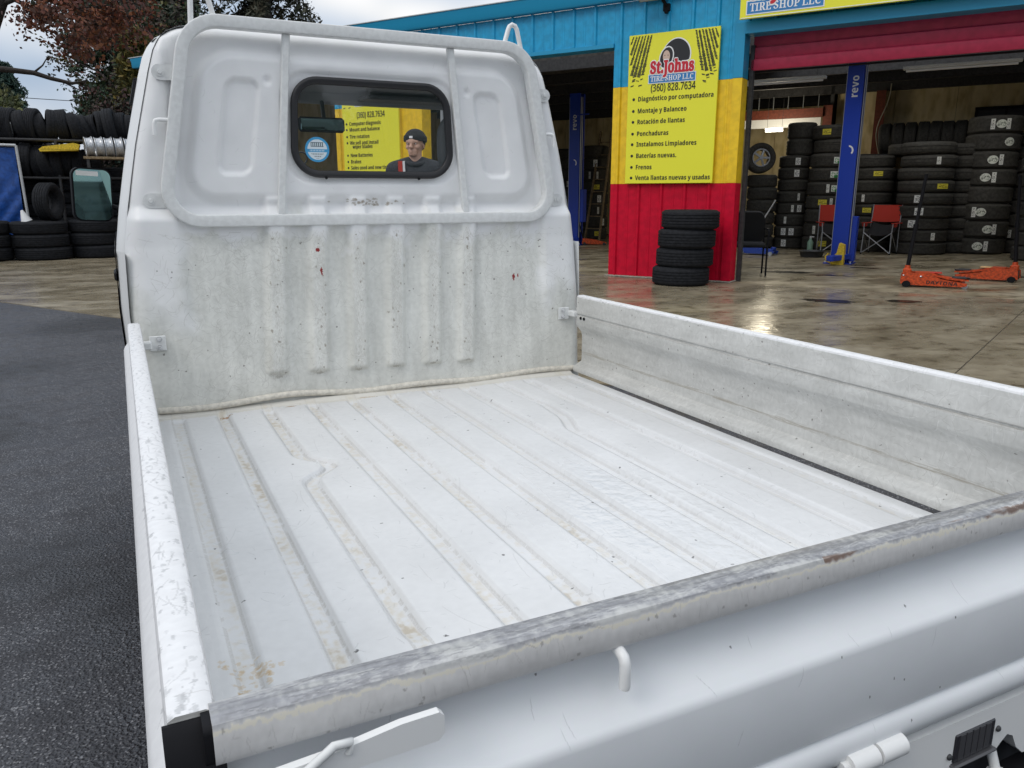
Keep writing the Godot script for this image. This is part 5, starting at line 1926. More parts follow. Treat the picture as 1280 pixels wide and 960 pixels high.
func make_tyre_kinds():
	var b := MB.new()
	b.lathe(tyre_profile(TR, TW, 0.215, 4, TW / 2), 72)
	tyre_kinds["ribbed"] = b.mesh()
	b = MB.new()
	b.lathe(tyre_profile(TR, TW, 0.215, 2, TW / 2), 72)
	tyre_kinds["plain"] = b.mesh()
	var base := tyre_profile(TR, TW, 0.215, 0, TW / 2)
	var dense := []
	for i in base.size():
		dense.append(base[i])
		if i + 1 < base.size() and base[i].x > TR - 0.002 and base[i + 1].x > TR - 0.002:
			for k in range(1, 12):
				dense.append(base[i].lerp(base[i + 1], k / 12.0))
	var bump := func(an: float, q: Vector2) -> float:
		if q.x < TR - 0.012:
			return 0.0
		var y := (q.y - TW / 2) / (TW * 0.38)
		var c := sin(an * 34.0 + 2.6 * absf(y) * 2.0 + (1.6 if y > 0 else 0.0))
		var g := 1.0 if c > -0.35 else 0.0
		if absf(y) < 0.07 or absf(absf(y) - 0.52) < 0.06:
			g = 0.0
		return -0.011 * (1.0 - g)
	b = MB.new()
	b.lathe(dense, 204, bump)
	tyre_kinds["lugged"] = b.mesh()
	# paper stickers: a white sheet with print, a yellow one, a white oval
	var defs := {"white": [0.22, 0.14, lin(0.78, 0.78, 0.74), lin(0.10, 0.10, 0.10), false], "yellow": [0.32, 0.095, lin(0.72, 0.62, 0.05), lin(0.16, 0.13, 0.02), false], "green": [0.32, 0.11, lin(0.74, 0.76, 0.70), lin(0.03, 0.22, 0.05), false], "oval": [0.27, 0.115, lin(0.74, 0.76, 0.66), lin(0.06, 0.08, 0.05), true], "slip": [0.11, 0.14, lin(0.76, 0.76, 0.70), lin(0.12, 0.12, 0.10), false]}
	for k in defs:
		var d: Array = defs[k]
		var p := Paint.new(64, 32, k.hash() % 1000)
		p.im.fill(d[2])
		for i in 40:
			var x := p.r.randi_range(4, 54)
			var y := p.r.randi_range(4, 26)
			for w in p.r.randi_range(2, 9):
				for h in p.r.randi_range(1, 3):
					p.dab(x + w, y + h, d[3], 0.85)
		if k == "green":
			for j in range(20, 32):
				for i in range(28, 64):
					p.im.set_pixel(i, j, d[3])
		var m := mat(1, 1, 1, 0.6)
		m.albedo_texture = p.tex()
		var s := MB.new()
		var nseg := 8
		for i in nseg:
			var pts := []
			var uvs := []
			for e in [[i, 0], [i + 1, 0], [i + 1, 1], [i, 1]]:
				var f: float = float(e[0]) / nseg
				var an: float = (f - 0.5) * d[0] * 1.4
				var hh: float = d[1] * (sqrt(maxf(0.05, 1.0 - pow(f * 2.0 - 1.0, 2.0))) if d[4] else 1.0)
				pts.append(Vector3(sin(an) * (TR + 0.002), TW / 2 + (e[1] - 0.5) * hh, cos(an) * (TR + 0.002)))
				uvs.append(Vector2(f, 1.0 - e[1]))
			s.flat(pts, Vector3(pts[0].x, 0, pts[0].z), uvs)
		sticker[k] = [s.mesh(), m]

func one_tyre(kind: String, m: Material, label: String, p: Vector3, basis_: Basis, group: String) -> MeshInstance3D:
	var o := part(self, "tyre", tyre_kinds[kind], m)
	o.transform = Transform3D(basis_, p)
	tag(o, label, "tyre", group)
	return o

func stick(tyre: MeshInstance3D, list: Array, turn := 0.0):
	# papers on the side that the shop yard sees; LIST of [kind, angle]
	var to := Vector3(-0.75, 0, 2.4) - tyre.position
	var yaw := atan2(to.x, to.z) - tyre.rotation.y
	for q in list:
		var c := part(tyre, "label", sticker[q[0]][0], sticker[q[0]][1])
		c.rotation.y = yaw + q[1] + turn

func stack(where: String, p: Vector3, r: float, per: float, count: int, kinds: Array, m: Material, group: String, stickers := {}, lean := Vector2.ZERO, jitter := 0.012):
	for k in count:
		var off := Vector3(rng.randfn(0, jitter) + lean.x * k, 0, rng.randfn(0, jitter) + lean.y * k)
		var bs := Basis(Vector3.UP, rng.randf() * TAU).scaled(Vector3(r / TR, per / TW, r / TR))
		var kind: String = kinds[mini(k, kinds.size() - 1)]
		var nth: String = NTH[k] if k < count - 1 else "topmost"
		var t := one_tyre(kind, m, "%s tyre of the stack %s" % [nth, where], p + off + Vector3(0, per * k, 0), bs, group)
		if stickers.has(k):
			stick(t, stickers[k])
		elif group.ends_with("shop") and rng.randf() < 0.45:
			stick(t, [[["slip", "white", "slip", "yellow"][rng.randi() % 4], rng.randf() * 1.5 - 0.75]])

func build_tyres():
	make_tyre_kinds()
	rng.seed = 21
	var lean := ALONG * 0.032
	stack("standing before the red pier", sp(1.285, 0.0, -0.50), 0.368, 0.240, 4, ["ribbed"], M.rubber, "four tyres stacked by the red pier", {}, Vector2(lean.x, lean.z))
	var inside := "tyres stacked inside the shop"
	var w = M.rubber_warm
	stack("beside the red pier, low and plain, under a wheel", sp(0.16, 0.0, 7.43), 0.316, 0.262, 6, ["plain"], w, inside, {2: [["slip", 0.2]]})
	stack("right behind the black armchair, slim and tall", sp(0.74, 0.0, 7.77), 0.335, 0.246, 8, ["ribbed"], w, inside, {0: [["white", -0.3]], 1: [["white", -0.4], ["white", 0.1]], 2: [["slip", -0.3]], 3: [["slip", 0.1], ["white", 0.55]]})
	stack("set on top of the slim stack behind the armchair", sp(0.84, 1.968, 7.80), 0.30, 0.34, 2, ["lugged"], w, inside)
	stack("just left of the blue lift column", sp(1.43, 0.0, 7.67), 0.383, 0.284, 9, ["lugged", "lugged", "lugged", "lugged", "ribbed"], w, inside, {0: [["yellow", 0.1]], 2: [["yellow", 0.15]], 3: [["yellow", -0.1], ["slip", 0.35]], 4: [["slip", 0.1], ["green", 0.5]], 5: [["green", 0.35]], 6: [["green", 0.45]]}, Vector2(0.004, 0.006))
	stack("just right of the blue lift column", sp(2.38, 0.0, 7.70), 0.385, 0.241, 8, ["plain", "plain", "ribbed"], w, inside, {4: [["slip", -0.45]]})
	stack("behind the red and black camp chair, widest of all", sp(3.36, 0.0, 7.40), 0.50, 0.238, 9, ["lugged", "lugged", "lugged", "lugged", "plain"], w, inside, {1: [["slip", 0.5]], 2: [["white", -0.3]], 3: [["white", -0.15]], 4: [["white", -0.2]], 7: [["slip", 0.35]]})
	stack("squeezed between the widest and the tallest stacks", sp(3.95, 0.0, 8.08), 0.40, 0.237, 9, ["plain"], w, inside, {4: [["slip", -0.8]], 5: [["white", -0.8]], 6: [["slip", -0.7]], 7: [["slip", -0.7]]})
	stack("of winter tyres with paper labels, tallest of all", sp(4.37, 0.0, 8.10), 0.48, 0.328, 8, ["lugged"], w, inside, {0: [["oval", 0.0], ["slip", 0.3]], 1: [["oval", 0.25], ["slip", 0.5]], 2: [["oval", -0.05], ["slip", -0.3]], 4: [["oval", -0.1], ["slip", 0.2]], 5: [["oval", 0.1], ["slip", 0.4]], 6: [["oval", 0.6]], 7: [["slip", -0.1], ["oval", 0.2], ["slip", 0.45]]}, Vector2(0.003, 0.004))
	stack("of tyres in front of the tallest stack's right side", sp(5.38, 0.0, 6.6), 0.43, 0.257, 8, ["lugged"], w, inside, {1: [["slip", -0.5], ["white", -0.2]], 2: [["slip", 0.0]], 4: [["oval", -0.4]]})
	stack("at the far right end of the back wall", sp(6.4, 0.0, 7.6), 0.43, 0.257, 9, ["lugged"], w, inside)
	stack("behind the ladder in the left bay", sp(-4.62, 0.0, 8.9), 0.34, 0.30, 8, ["ribbed"], w, inside, {2: [["slip", 0.3]], 3: [["white", 0.3]], 5: [["slip", -0.4], ["slip", 0.2]]})
	stack("left of the ladder stack in the left bay", sp(-5.4, 0.0, 8.9), 0.36, 0.26, 9, ["ribbed"], w, inside)
	stack("half seen between the stacks flanking the blue lift column", sp(1.93, 0.0, 8.55), 0.38, 0.25, 8, ["ribbed"], w, inside)
	stack("in the second row behind the red and black camp chair", sp(2.92, 0.0, 8.45), 0.36, 0.24, 7, ["plain"], w, inside)
	stack("in the second row, right of the tallest stack", sp(5.05, 0.0, 8.75), 0.44, 0.26, 9, ["lugged"], w, inside)
	# upright tyres lying along the top of the stacks
	for k in 8:
		var lay := Basis(Vector3.UP, SHOP_YAW + rng.randfn(0, 0.05)) * Basis(Vector3.BACK, PI / 2 + rng.randfn(0, 0.05))
		var q := sp(2.50 + 0.235 * k, 2.32, 8.75)
		one_tyre("plain", w, "%s upright tyre from the left in the row above the stacks" % ["first", "second", "third", "fourth", "fifth", "sixth", "seventh", "eighth"][k], q, lay.scaled_local(Vector3(0.88, 0.95, 0.88)), "upright tyres along the top")
	var b := MB.new()
	b.box(Vector3(0, 0, 0), Vector3(2.3, 0.05, 0.75), 0.006)
	for s in [-1.1, 0.0, 1.1]:
		b.box(Vector3(s, -1.0, -0.3), Vector3(0.05, 1.96, 0.05))
		b.box(Vector3(s, -1.0, 0.3), Vector3(0.05, 1.96, 0.05))
	solo("tyre_rack", b, M.dark_steel, "dark steel rack carrying the row of upright tyres", "rack", sp(3.30, 1.975, 8.85), SHOP_YAW)
	one_tyre("plain", w, "tyre lying flat in front of the row of upright tyres", sp(2.95, 1.93, 7.9), Basis.from_scale(Vector3(1.05, 0.9, 1.05)), inside)
	# a mounted wheel leaning on top of the stack beside the pier
	var wh := thing("wheel", "dark alloy wheel with its tyre leaning on top of a low stack", "wheel", sp(0.14, 1.90, 7.20), SHOP_YAW + 0.55)
	part(wh, "tyre", tyre_kinds["ribbed"], M.rubber_warm, Transform3D(Basis(Vector3.RIGHT, PI / 2 - 0.12).scaled_local(Vector3(0.85, 0.9, 0.85)), Vector3(0, 0.0, -0.1)))
	var hub := MB.new()
	hub.xf = Transform3D(Basis(Vector3.RIGHT, PI / 2 - 0.12), Vector3(0, 0.0, -0.1))
	hub.lathe([Vector2(0.19, 0.02), Vector2(0.19, 0.20), Vector2(0.17, 0.20), Vector2(0.165, 0.06)], 32)
	for k in 5:
		var an := TAU * k / 5
		hub.bar(Vector3(0, 0.185, 0), Vector3(cos(an) * 0.175, 0.175, sin(an) * 0.175), 0.045, 0.03, Vector3.UP, 0.004)
	hub.cyl(Vector3(0, 0.14, 0), Vector3(0, 0.20, 0), 0.045, 0.04, 16)
	part(wh, "rim", hub, M.steel)

# ================================================================== the yard to the left
func build_left_yard():
	rng.seed = 33
	var yard := "tyres piled in the yard on the left"
	var r = M.rubber
	stack("before the blue tarp at the yard's edge", Vector3(-2.95, 0.12, -14.5), 0.46, 0.232, 3, ["ribbed"], r, yard)
	stack("under the upright tyre beside the blue tarp", Vector3(-2.02, 0.12, -14.46), 0.465, 0.228, 3, ["ribbed"], r, yard, {}, Vector2(-0.02, 0))
	stack("under the truck's door mirror in the yard", Vector3(-1.14, 0.12, -14.66), 0.46, 0.233, 3, ["ribbed"], r, yard)
	stack("hidden behind the cab in the yard's front row", Vector3(-0.2, 0.12, -14.9), 0.46, 0.233, 3, ["ribbed"], r, yard)
	stack("of large tyres under the yellow ramp", Vector3(-1.60, 0.12, -16.0), 0.50, 0.243, 8, ["plain"], r, yard)
	stack("of tyres right behind the blue tarp's frame", Vector3(-2.36, 0.12, -15.95), 0.36, 0.243, 8, ["ribbed"], r, yard)
	stack("of tyres under the row of silver rims", Vector3(-0.62, 0.12, -16.0), 0.46, 0.240, 7, ["plain"], r, yard)
	stack("of tyres behind the tarp, farthest left", Vector3(-3.4, 0.12, -16.0), 0.46, 0.240, 8, ["plain"], r, yard)
	one_tyre("ribbed", r, "single upright tyre standing on a low stack by the blue tarp", Vector3(-1.73, 1.145, -14.50), (Basis(Vector3.UP, -0.42) * Basis(Vector3.BACK, PI / 2)).scaled_local(Vector3(0.92, 1.10, 0.92)), yard)
	# rack with a row of upright tyres on top and a lower row behind
	var rack := thing("tyre_rack", "steel pipe rack holding a long row of tyres above the yard piles", "rack", Vector3(-1.7, 0.0, -15.55))
	for y in [2.27, 1.58]:
		for z in [-0.2, 0.28]:
			var b := MB.new()
			b.cyl(Vector3(-2.2, y, z), Vector3(2.2, y, z), 0.028, 0.028, 10)
			part(rack, "rail", b, M.dark_steel)
	for x in [-2.1, 0.05, 2.1]:
		for z in [-0.2, 0.28]:
			var b := MB.new()
			b.cyl(Vector3(x, 0.1, z), Vector3(x, 2.27, z), 0.03, 0.03, 10)
			part(rack, "post", b, M.dark_steel)
	for row in [[2.54, -15.52, 0.290, "top"], [1.87, -15.52, 0.29, "lower"]]:
		for k in 22 if row[3] == "top" else 14:
			var x: float = (-3.72 if row[3] == "top" else -3.2) + 0.170 * k + rng.randfn(0, 0.014)
			var rr: float = row[2] + rng.randfn(0, 0.022) + (0.04 if k in [8, 18] else 0.0)
			var lay := Basis(Vector3.UP, rng.randfn(-0.1, 0.14)) * Basis(Vector3.BACK, PI / 2 + rng.randfn(0.10, 0.12))
			one_tyre("ribbed" if k % 3 else "plain", r, "%s upright tyre from the left in the %s row of the pipe rack" % [ORD[k], row[3]], Vector3(x + 0.1, row[0] + rng.randfn(0, 0.02), row[1] + rng.randfn(0, 0.03)), lay.scaled_local(Vector3(rr / TR, 0.86, rr / TR)), "upright tyres on the yard rack")
	# bare silver rims on a plank
	var rb := MB.new()
	rb.lathe([Vector2(0.165, 0.0), Vector2(0.186, 0.0), Vector2(0.190, 0.014), Vector2(0.176, 0.022), Vector2(0.168, 0.030), Vector2(0.160, 0.07), Vector2(0.166, 0.105), Vector2(0.172, 0.118), Vector2(0.184, 0.128), Vector2(0.180, 0.14), Vector2(0.165, 0.14), Vector2(0.14, 0.09), Vector2(0.145, 0.03), Vector2(0.165, 0.0)], 36)
	var rim_mesh := rb.mesh()
	var places := ["first", "second", "third", "fourth", "fifth", "sixth", "seventh", "eighth"]
	for k in 8:
		var o := part(self, "alloy_wheel", rim_mesh, M.rim)
		o.transform = Transform3D(Basis(Vector3.UP, 0.12 + rng.randfn(0, 0.05)) * Basis(Vector3.BACK, PI / 2 + 0.08), Vector3(-1.02 + 0.168 * k, 2.155, -14.95))
		tag(o, "%s bare silver wheel rim from the yellow ramp along the plank" % places[k], "wheel rim", "silver rims in a row")
	var b := MB.new()
	b.box(Vector3(-0.45, 1.945, -14.95), Vector3(1.5, 0.045, 0.36), 0.005)
	solo("plank", b, M.timber, "weathered plank under the row of silver rims", "plank")
	var st := thing("steel_stand", "dark steel stand under the plank of rims", "stand", Vector3(-0.45, 0.0, -14.95))
	for x in [-0.68, 0.68]:
		b = MB.new()
		b.box(Vector3(x, 1.02, -0.14), Vector3(0.05, 1.80, 0.05))
		b.box(Vector3(x, 1.02, 0.14), Vector3(0.05, 1.80, 0.05))
		b.box(Vector3(x, 1.90, 0), Vector3(0.05, 0.045, 0.30))
		part(st, "trestle", b, M.dark_steel)
	b = MB.new()
	b.extrude([Vector2(0, 0.0), Vector2(0.62, 0.035), Vector2(0.66, 0.14), Vector2(0.56, 0.165), Vector2(0.05, 0.09), Vector2(-0.02, 0.04)], Vector3(-1.90, 2.045, -15.35), Vector3(0, 0, 0.45), Vector3.RIGHT, Vector3.UP)
	b.box(Vector3(-1.56, 2.10, -14.898), Vector3(0.60, 0.012, 0.006))
	solo("yellow_ramp", b, M.safety_yellow, "yellow wedge ramp lying on the big tyres left of the silver rims", "ramp")
	# blue tarp on a frame
	var tp := thing("tarp_screen", "shiny blue tarp laced to a white tube frame among the tyres", "tarp", Vector3(-2.28, 0.1, -15.05))
	b = MB.new()
	b.grid(60, 50, func(u, v):
		var x = -1.75 + 1.72 * u
		var y = 0.25 + 1.76 * v
		var f = 0.030 * sin(x * 7.0 + y * 3.0) + 0.018 * sin(x * 21.0 - y * 16.0) * (1.0 - v) + 0.012 * sin(y * 30.0 + x * 40.0) * smooth(0.3, 0.0, v)
		return Vector3(x, y, f), func(u, v): return Vector2(u, v), Vector3.BACK)
	part(tp, "tarp_sheet", b, M.tarp)
	b = MB.new()
	b.cyl(Vector3(0.06, 0.0, 0.02), Vector3(0.0, 2.05, 0.02), 0.024, 0.024, 12)
	b.cyl(Vector3(0.0, 2.05, 0.02), Vector3(-1.8, 2.07, 0.02), 0.024, 0.024, 12)
	b.cyl(Vector3(-1.8, 0.0, 0.02), Vector3(-1.8, 2.07, 0.02), 0.024, 0.024, 12)
	part(tp, "tube_frame", b, M.zinc)
	# white sack
	b = MB.new()
	b.cyl(Vector3(0, 0.0, 0), Vector3(-0.06, 0.20, 0), 0.10, 0.02, 9)
	solo("plastic_bag", b, M.sign_white, "small white bag on the low tyre stack beside the blue tarp", "bag", Vector3(-2.22, 0.80, -14.42))
	# a house beyond: only its roof edge shows
	var h := thing("house", "distant house with a pale gable edge beyond the tyre row", "house", Vector3(-6.2, 0, -34.0), 0.1)
	b = MB.new()
	b.box(Vector3(0, 1.4, 0), Vector3(7.0, 2.8, 6.0))
	part(h, "wall", b, M.grey_plastic)
	b = MB.new()
	b.extrude([Vector2(-4.0, 2.9), Vector2(0, 5.0), Vector2(4.0, 2.9), Vector2(4.0, 2.7), Vector2(0, 4.8), Vector2(-4.0, 2.7)], Vector3(0, 0, -3.3), Vector3(0, 0, 6.6), Vector3.RIGHT, Vector3.UP)
	part(h, "roof", b, M.white_worn)
	b = MB.new()
	b.box(Vector3(1.4, 1.5, 3.01), Vector3(1.2, 1.1, 0.06), 0.01)
	part(h, "window", b, M.dark_plastic)
	for k in 3:
		b = MB.new()
		var pts := []
		for i in 21:
			var f := i / 20.0
			pts.append(Vector3(-34 + 75 * f, 7.4 - 1.05 * k - 1.2 * sin(PI * f), -46 - 6 * f))
		b.tube(pts, 0.018, 5)
		solo("power_line", b, M.black, ["topmost power line crossing the sky on the left", "middle power line crossing the sky on the left", "lowest power line, just above the small conifer"][k], "cable", Vector3.ZERO, 0.0, "power lines")

# ================================================================== trees
func clump(size: float, leaf: float, count: int, narrow: float, seed_: int) -> ArrayMesh:
	var b := MB.new()
	var r := RandomNumberGenerator.new()
	r.seed = seed_
	for i in count:
		var p := Vector3(r.randfn(0, 0.45), r.randfn(0, 0.35), r.randfn(0, 0.45)) * size
		var bs := Basis.from_euler(Vector3(r.randf() * TAU, r.randf() * TAU, r.randf() * TAU))
		var l := leaf * (0.7 + 0.6 * r.randf())
		var w := l * narrow
		b.flat([p + bs * Vector3(0, -l * 0.5, 0), p + bs * Vector3(w * 0.5, 0, 0.1 * w), p + bs * Vector3(0, l * 0.5, 0), p + bs * Vector3(-w * 0.5, 0, 0.1 * w)])
	return b.mesh()

func leaf_mat(back: float) -> StandardMaterial3D:
	var m := mat(1, 1, 1, 0.7)
	m.vertex_color_use_as_albedo = true
	m.backlight_enabled = true
	m.backlight = Color(back, back, back * 0.7)
	return m

func crown(parent: Node, mesh_: ArrayMesh, m: Material, spots: Array, colors: Array, seed_: int):
	# SPOTS: [centre, radii, how many clumps]
	var r := RandomNumberGenerator.new()
	r.seed = seed_
	var total := 0
	for s in spots:
		total += s[2]
	var mm := MultiMesh.new()
	mm.transform_format = MultiMesh.TRANSFORM_3D
	mm.use_colors = true
	mm.mesh = mesh_
	mm.instance_count = total
	var k := 0
	for s in spots:
		for i in s[2]:
			var d := Vector3(r.randfn(), r.randfn(), r.randfn()).normalized() * pow(r.randf(), 0.45)
			var bs := Basis.from_euler(Vector3(r.randf() * TAU, r.randf() * TAU, r.randf() * TAU)).scaled(Vector3.ONE * (0.7 + 0.6 * r.randf()))
			mm.set_instance_transform(k, Transform3D(bs, s[0] + d * s[1]))
			var c: Color = colors[r.randi() % colors.size()]
			var f := 0.7 + 0.6 * r.randf()
			mm.set_instance_color(k, Color(c.r * f, c.g * f, c.b * f))
			k += 1
	var o := MultiMeshInstance3D.new()
	o.name = numbered(parent, "crown")
	o.multimesh = mm
	o.material_override = m
	o.set_meta("kind", "stuff")
	parent.add_child(o, true)

func limbs(b: MB, p: Vector3, d: Vector3, length: float, r0: float, depth: int, r: RandomNumberGenerator, tips: Array, spread := 0.7, up := 0.15):
	var pts := [p]
	var rad := [r0]
	var q := p
	var dd := d
	for i in 4:
		dd = (dd + Vector3(r.randfn(), r.randfn() + up, r.randfn()) * 0.16).normalized()
		q += dd * length / 4.0
		pts.append(q)
		rad.append(lerpf(r0, r0 * 0.55, (i + 1) / 4.0))
	b.tube(pts, rad, 6 if depth > 1 else 4, false)
	if depth == 0:
		tips.append(q)
		return
	for k in 3 if depth > 1 else 4:
		var side := Vector3(r.randfn(), r.randfn() * 0.5 + up, r.randfn()).normalized()
		var j := r.randi_range(2, 4)
		limbs(b, pts[j], (dd + side * spread).normalized(), length * (0.5 + 0.25 * r.randf()), rad[j] * 0.7, depth - 1, r, tips, spread, up)

func conifer(label: String, base: Vector3, h: float, rad: float, first: float, dens: int, colors: Array, seed_: int, droop := 0.35) -> Node3D:
	var o := thing("conifer_tree", label, "tree", base, 0.0, "trees beyond the tyre yard")
	var b := MB.new()
	b.tube([Vector3.ZERO, Vector3(0.03, h * 0.4, 0), Vector3(0, h * 0.98, 0.02)], [0.02 * h, 0.014 * h, 0.02], 10)
	var r := RandomNumberGenerator.new()
	r.seed = seed_
	var spots := []
	var y := first
	while y < h * 0.985:
		var reach := rad * pow(1.0 - (y - first) / (h - first), 0.8) * (0.75 + 0.4 * r.randf())
		var arms := 7
		for k in arms:
			var an := r.randf() * TAU
			var tip := Vector3(cos(an) * reach, y - droop * reach * (0.5 + r.randf()), sin(an) * reach)
			b.tube([Vector3(0, y, 0), Vector3(tip.x * 0.5, y + 0.04 * reach, tip.z * 0.5), tip], [0.010 * reach + 0.01, 0.008 * reach + 0.006, 0.004], 4, false)
			for m in 4:
				var f := 0.30 + 0.22 * m
				spots.append([Vector3(tip.x * f, lerpf(y, tip.y, f * f), tip.z * f), Vector3(0.30, 0.20, 0.30) * (0.35 + 0.30 * reach * (1.1 - f * 0.5)), dens])
		y += h * 0.035
	part(o, "trunk", b, M.bark)
	crown(o, clump(0.20, 0.20, 9, 0.30, seed_), leaf_mat(0.05), spots, colors, seed_)
	return o

func broadleaf(label: String, base: Vector3, trunk: Array, radii: Array, extra: Array, leaf: float, dens: int, puff: float, colors: Array, seed_: int, depth := 3, length := 1.9, kind := "broadleaf_tree", spread := 0.7, up := 0.15):
	var o := thing(kind, label, "tree", base, 0.0, "trees beyond the tyre yard")
	var b := MB.new()
	b.tube(trunk, radii, 10)
	var r := RandomNumberGenerator.new()
	r.seed = seed_
	var tips := []
	for e in extra:
		limbs(b, e[0], (e[1] as Vector3).normalized(), length * e[2], radii[-1] * 0.8 * e[2], depth, r, tips, spread, up)
	part(o, "trunk", b, M.bark)
	if dens > 0:
		var spots := []
		for t in tips:
			spots.append([t, Vector3.ONE * puff, dens])
		crown(o, clump(0.16, leaf, 7, 0.62, seed_), leaf_mat(0.22), spots, colors, seed_)

func build_trees():
	var deep := [Color(0.016, 0.042, 0.020), Color(0.026, 0.056, 0.026), Color(0.036, 0.060, 0.024), Color(0.012, 0.028, 0.015)]
	var brown_g := [Color(0.035, 0.036, 0.018), Color(0.028, 0.032, 0.016), Color(0.05, 0.042, 0.022), Color(0.020, 0.022, 0.012)]
	var olive := [Color(0.12, 0.10, 0.018), Color(0.085, 0.080, 0.020), Color(0.14, 0.10, 0.020), Color(0.05, 0.052, 0.016)]
	var plum := [Color(0.050, 0.018, 0.015), Color(0.085, 0.026, 0.016), Color(0.035, 0.020, 0.015), Color(0.13, 0.042, 0.018), Color(0.030, 0.024, 0.014)]
	var rust := [Color(0.17, 0.05, 0.026), Color(0.11, 0.034, 0.026), Color(0.21, 0.075, 0.03), Color(0.07, 0.032, 0.022)]
	conifer("tall dark green conifer, left of two behind the cab", Vector3(1.75, 0.0, -26.5), 15.0, 3.1, 1.2, 7, deep, 51, 0.45)
	conifer("dark green conifer left of the cab, behind the plum tree", Vector3(-0.35, 0.0, -25.0), 12.5, 1.75, 0.9, 8, deep, 58, 0.45)
	conifer("tall brownish cedar with drooping sprays, right of two behind the cab", Vector3(4.0, 0.0, -24.5), 14.0, 2.35, 1.0, 7, brown_g, 52, 0.55)
	conifer("olive yellow cypress in front of the dark conifer", Vector3(0.12, 0.0, -20.6), 5.2, 1.15, 0.8, 9, olive, 53, 0.2)
	broadleaf("plum tree with purple and rust leaves, left of the cab", Vector3(0.35, 0.0, -22.4), [Vector3.ZERO, Vector3(0.1, 1.6, 0), Vector3(0.05, 2.6, 0.1)], [0.20, 0.15, 0.12], [[Vector3(0.08, 1.7, 0.0), Vector3(-0.7, 0.7, 0.3), 0.6], [Vector3(0.08, 1.9, 0.0), Vector3(0.3, 0.8, 0.5), 0.8], [Vector3(0.05, 2.5, 0.1), Vector3(-0.6, 1.0, 0.2), 1.0], [Vector3(0.05, 2.6, 0.1), Vector3(0.5, 1.1, 0.1), 1.05], [Vector3(0.07, 2.3, 0), Vector3(0.8, 0.6, 0.4), 0.9], [Vector3(0.05, 2.6, 0.1), Vector3(0.0, 1.2, -0.3), 1.15]], 0.105, 7, 0.46, [plum[0], plum[2], plum[4], olive[1], deep[0], deep[1], deep[2], brown_g[0], brown_g[1], plum[2], plum[1], brown_g[2]], 61, 3, 1.9)
	broadleaf("low dark purple bush above the tyre row", Vector3(-0.75, 0.0, -19.8), [Vector3.ZERO, Vector3(0.0, 1.3, 0)], [0.12, 0.09], [[Vector3(0, 1.2, 0), Vector3(-0.6, 1.0, 0), 1.0], [Vector3(0, 1.3, 0), Vector3(0.6, 1.0, 0.1), 1.0], [Vector3(0, 1.1, 0), Vector3(0.1, 1.0, 0.5), 0.9]], 0.09, 16, 0.36, [plum[0], plum[2], plum[4], deep[3]], 62, 3, 0.95, "bush")
	broadleaf("near maple with rusty thinning leaves, reaching in from the left", Vector3(-3.7, 0.0, -11.6), [Vector3.ZERO, Vector3(0.5, 1.5, 0), Vector3(1.1, 2.9, 0.0), Vector3(1.62, 3.55, 0.0), Vector3(1.80, 3.95, 0.0), Vector3(2.15, 4.4, 0)], [0.17, 0.14, 0.115, 0.10, 0.085, 0.06], [[Vector3(2.0, 4.1, 0), Vector3(0.9, -0.35, 0.1), 0.95], [Vector3(1.9, 4.0, 0), Vector3(0.8, -0.55, -0.2), 0.75], [Vector3(2.15, 4.4, 0), Vector3(1.0, -0.15, 0), 1.1], [Vector3(1.8, 3.9, 0), Vector3(0.5, 0.3, 0.3), 0.8], [Vector3(2.1, 4.3, 0), Vector3(1.0, -0.3, 0.4), 1.0]], 0.075, 3, 0.20, rust + [plum[3]], 63, 3, 0.80, "broadleaf_tree", 0.8, -0.02)
	var b := MB.new()
	b.tube([Vector3(-3.0, 3.30, -13.6), Vector3(-2.1, 3.27, -13.6), Vector3(-1.75, 3.24, -13.55), Vector3(-1.5, 3.16, -13.5), Vector3(-1.2, 3.10, -13.5), Vector3(-1.0, 3.15, -13.5)], [0.055, 0.045, 0.040, 0.034, 0.028, 0.012], 8)
	b.tube([Vector3(-3.0, 3.30, -13.6), Vector3(-3.4, 2.2, -13.7), Vector3(-3.5, 0.0, -13.8)], [0.06, 0.09, 0.13], 8)
	b.tube([Vector3(-1.75, 3.24, -13.55), Vector3(-1.6, 3.36, -13.5), Vector3(-1.5, 3.52, -13.5)], [0.02, 0.012, 0.006], 6)
	b.tube([Vector3(-1.35, 3.13, -13.5), Vector3(-1.15, 3.02, -13.5), Vector3(-1.05, 2.98, -13.5)], [0.02, 0.012, 0.006], 6)
	var bt := thing("bare_tree", "leafless tree stretching one thick bare limb across the sky", "tree", Vector3.ZERO)
	part(bt, "trunk", b, M.bark)
	var across: Node3D = null  # evergreens added out of view to keep low sky light off the tailgate
	for q in [[-9.0, 15.5], [-5.2, 14.2], [-1.6, 14.8], [2.0, 14.0], [5.6, 15.2], [9.4, 14.4]]:
		var p := Vector3(q[0], 0.0, q[1])
		if across == null:
			across = conifer("added evergreen in the unseen row behind the camera, shading the tailgate", p, 5.6, 2.4, 0.3, 9, deep, 59, 0.3)
			across.set_meta("group", "added evergreens out of view")
		else:
			dup(across, "conifer_tree", "%s added evergreen from the left in the unseen row behind the camera" % ORD[int(q[0] + 9.0) / 4], p, Basis(Vector3.UP, q[0]), "added evergreens out of view")
	conifer("small blue green conifer far beyond the tyre row", Vector3(-4.35, 0.0, -38.0), 6.7, 1.7, 1.0, 6, [Color(0.03, 0.07, 0.055), Color(0.025, 0.055, 0.045), Color(0.04, 0.075, 0.05)], 54, 0.05)
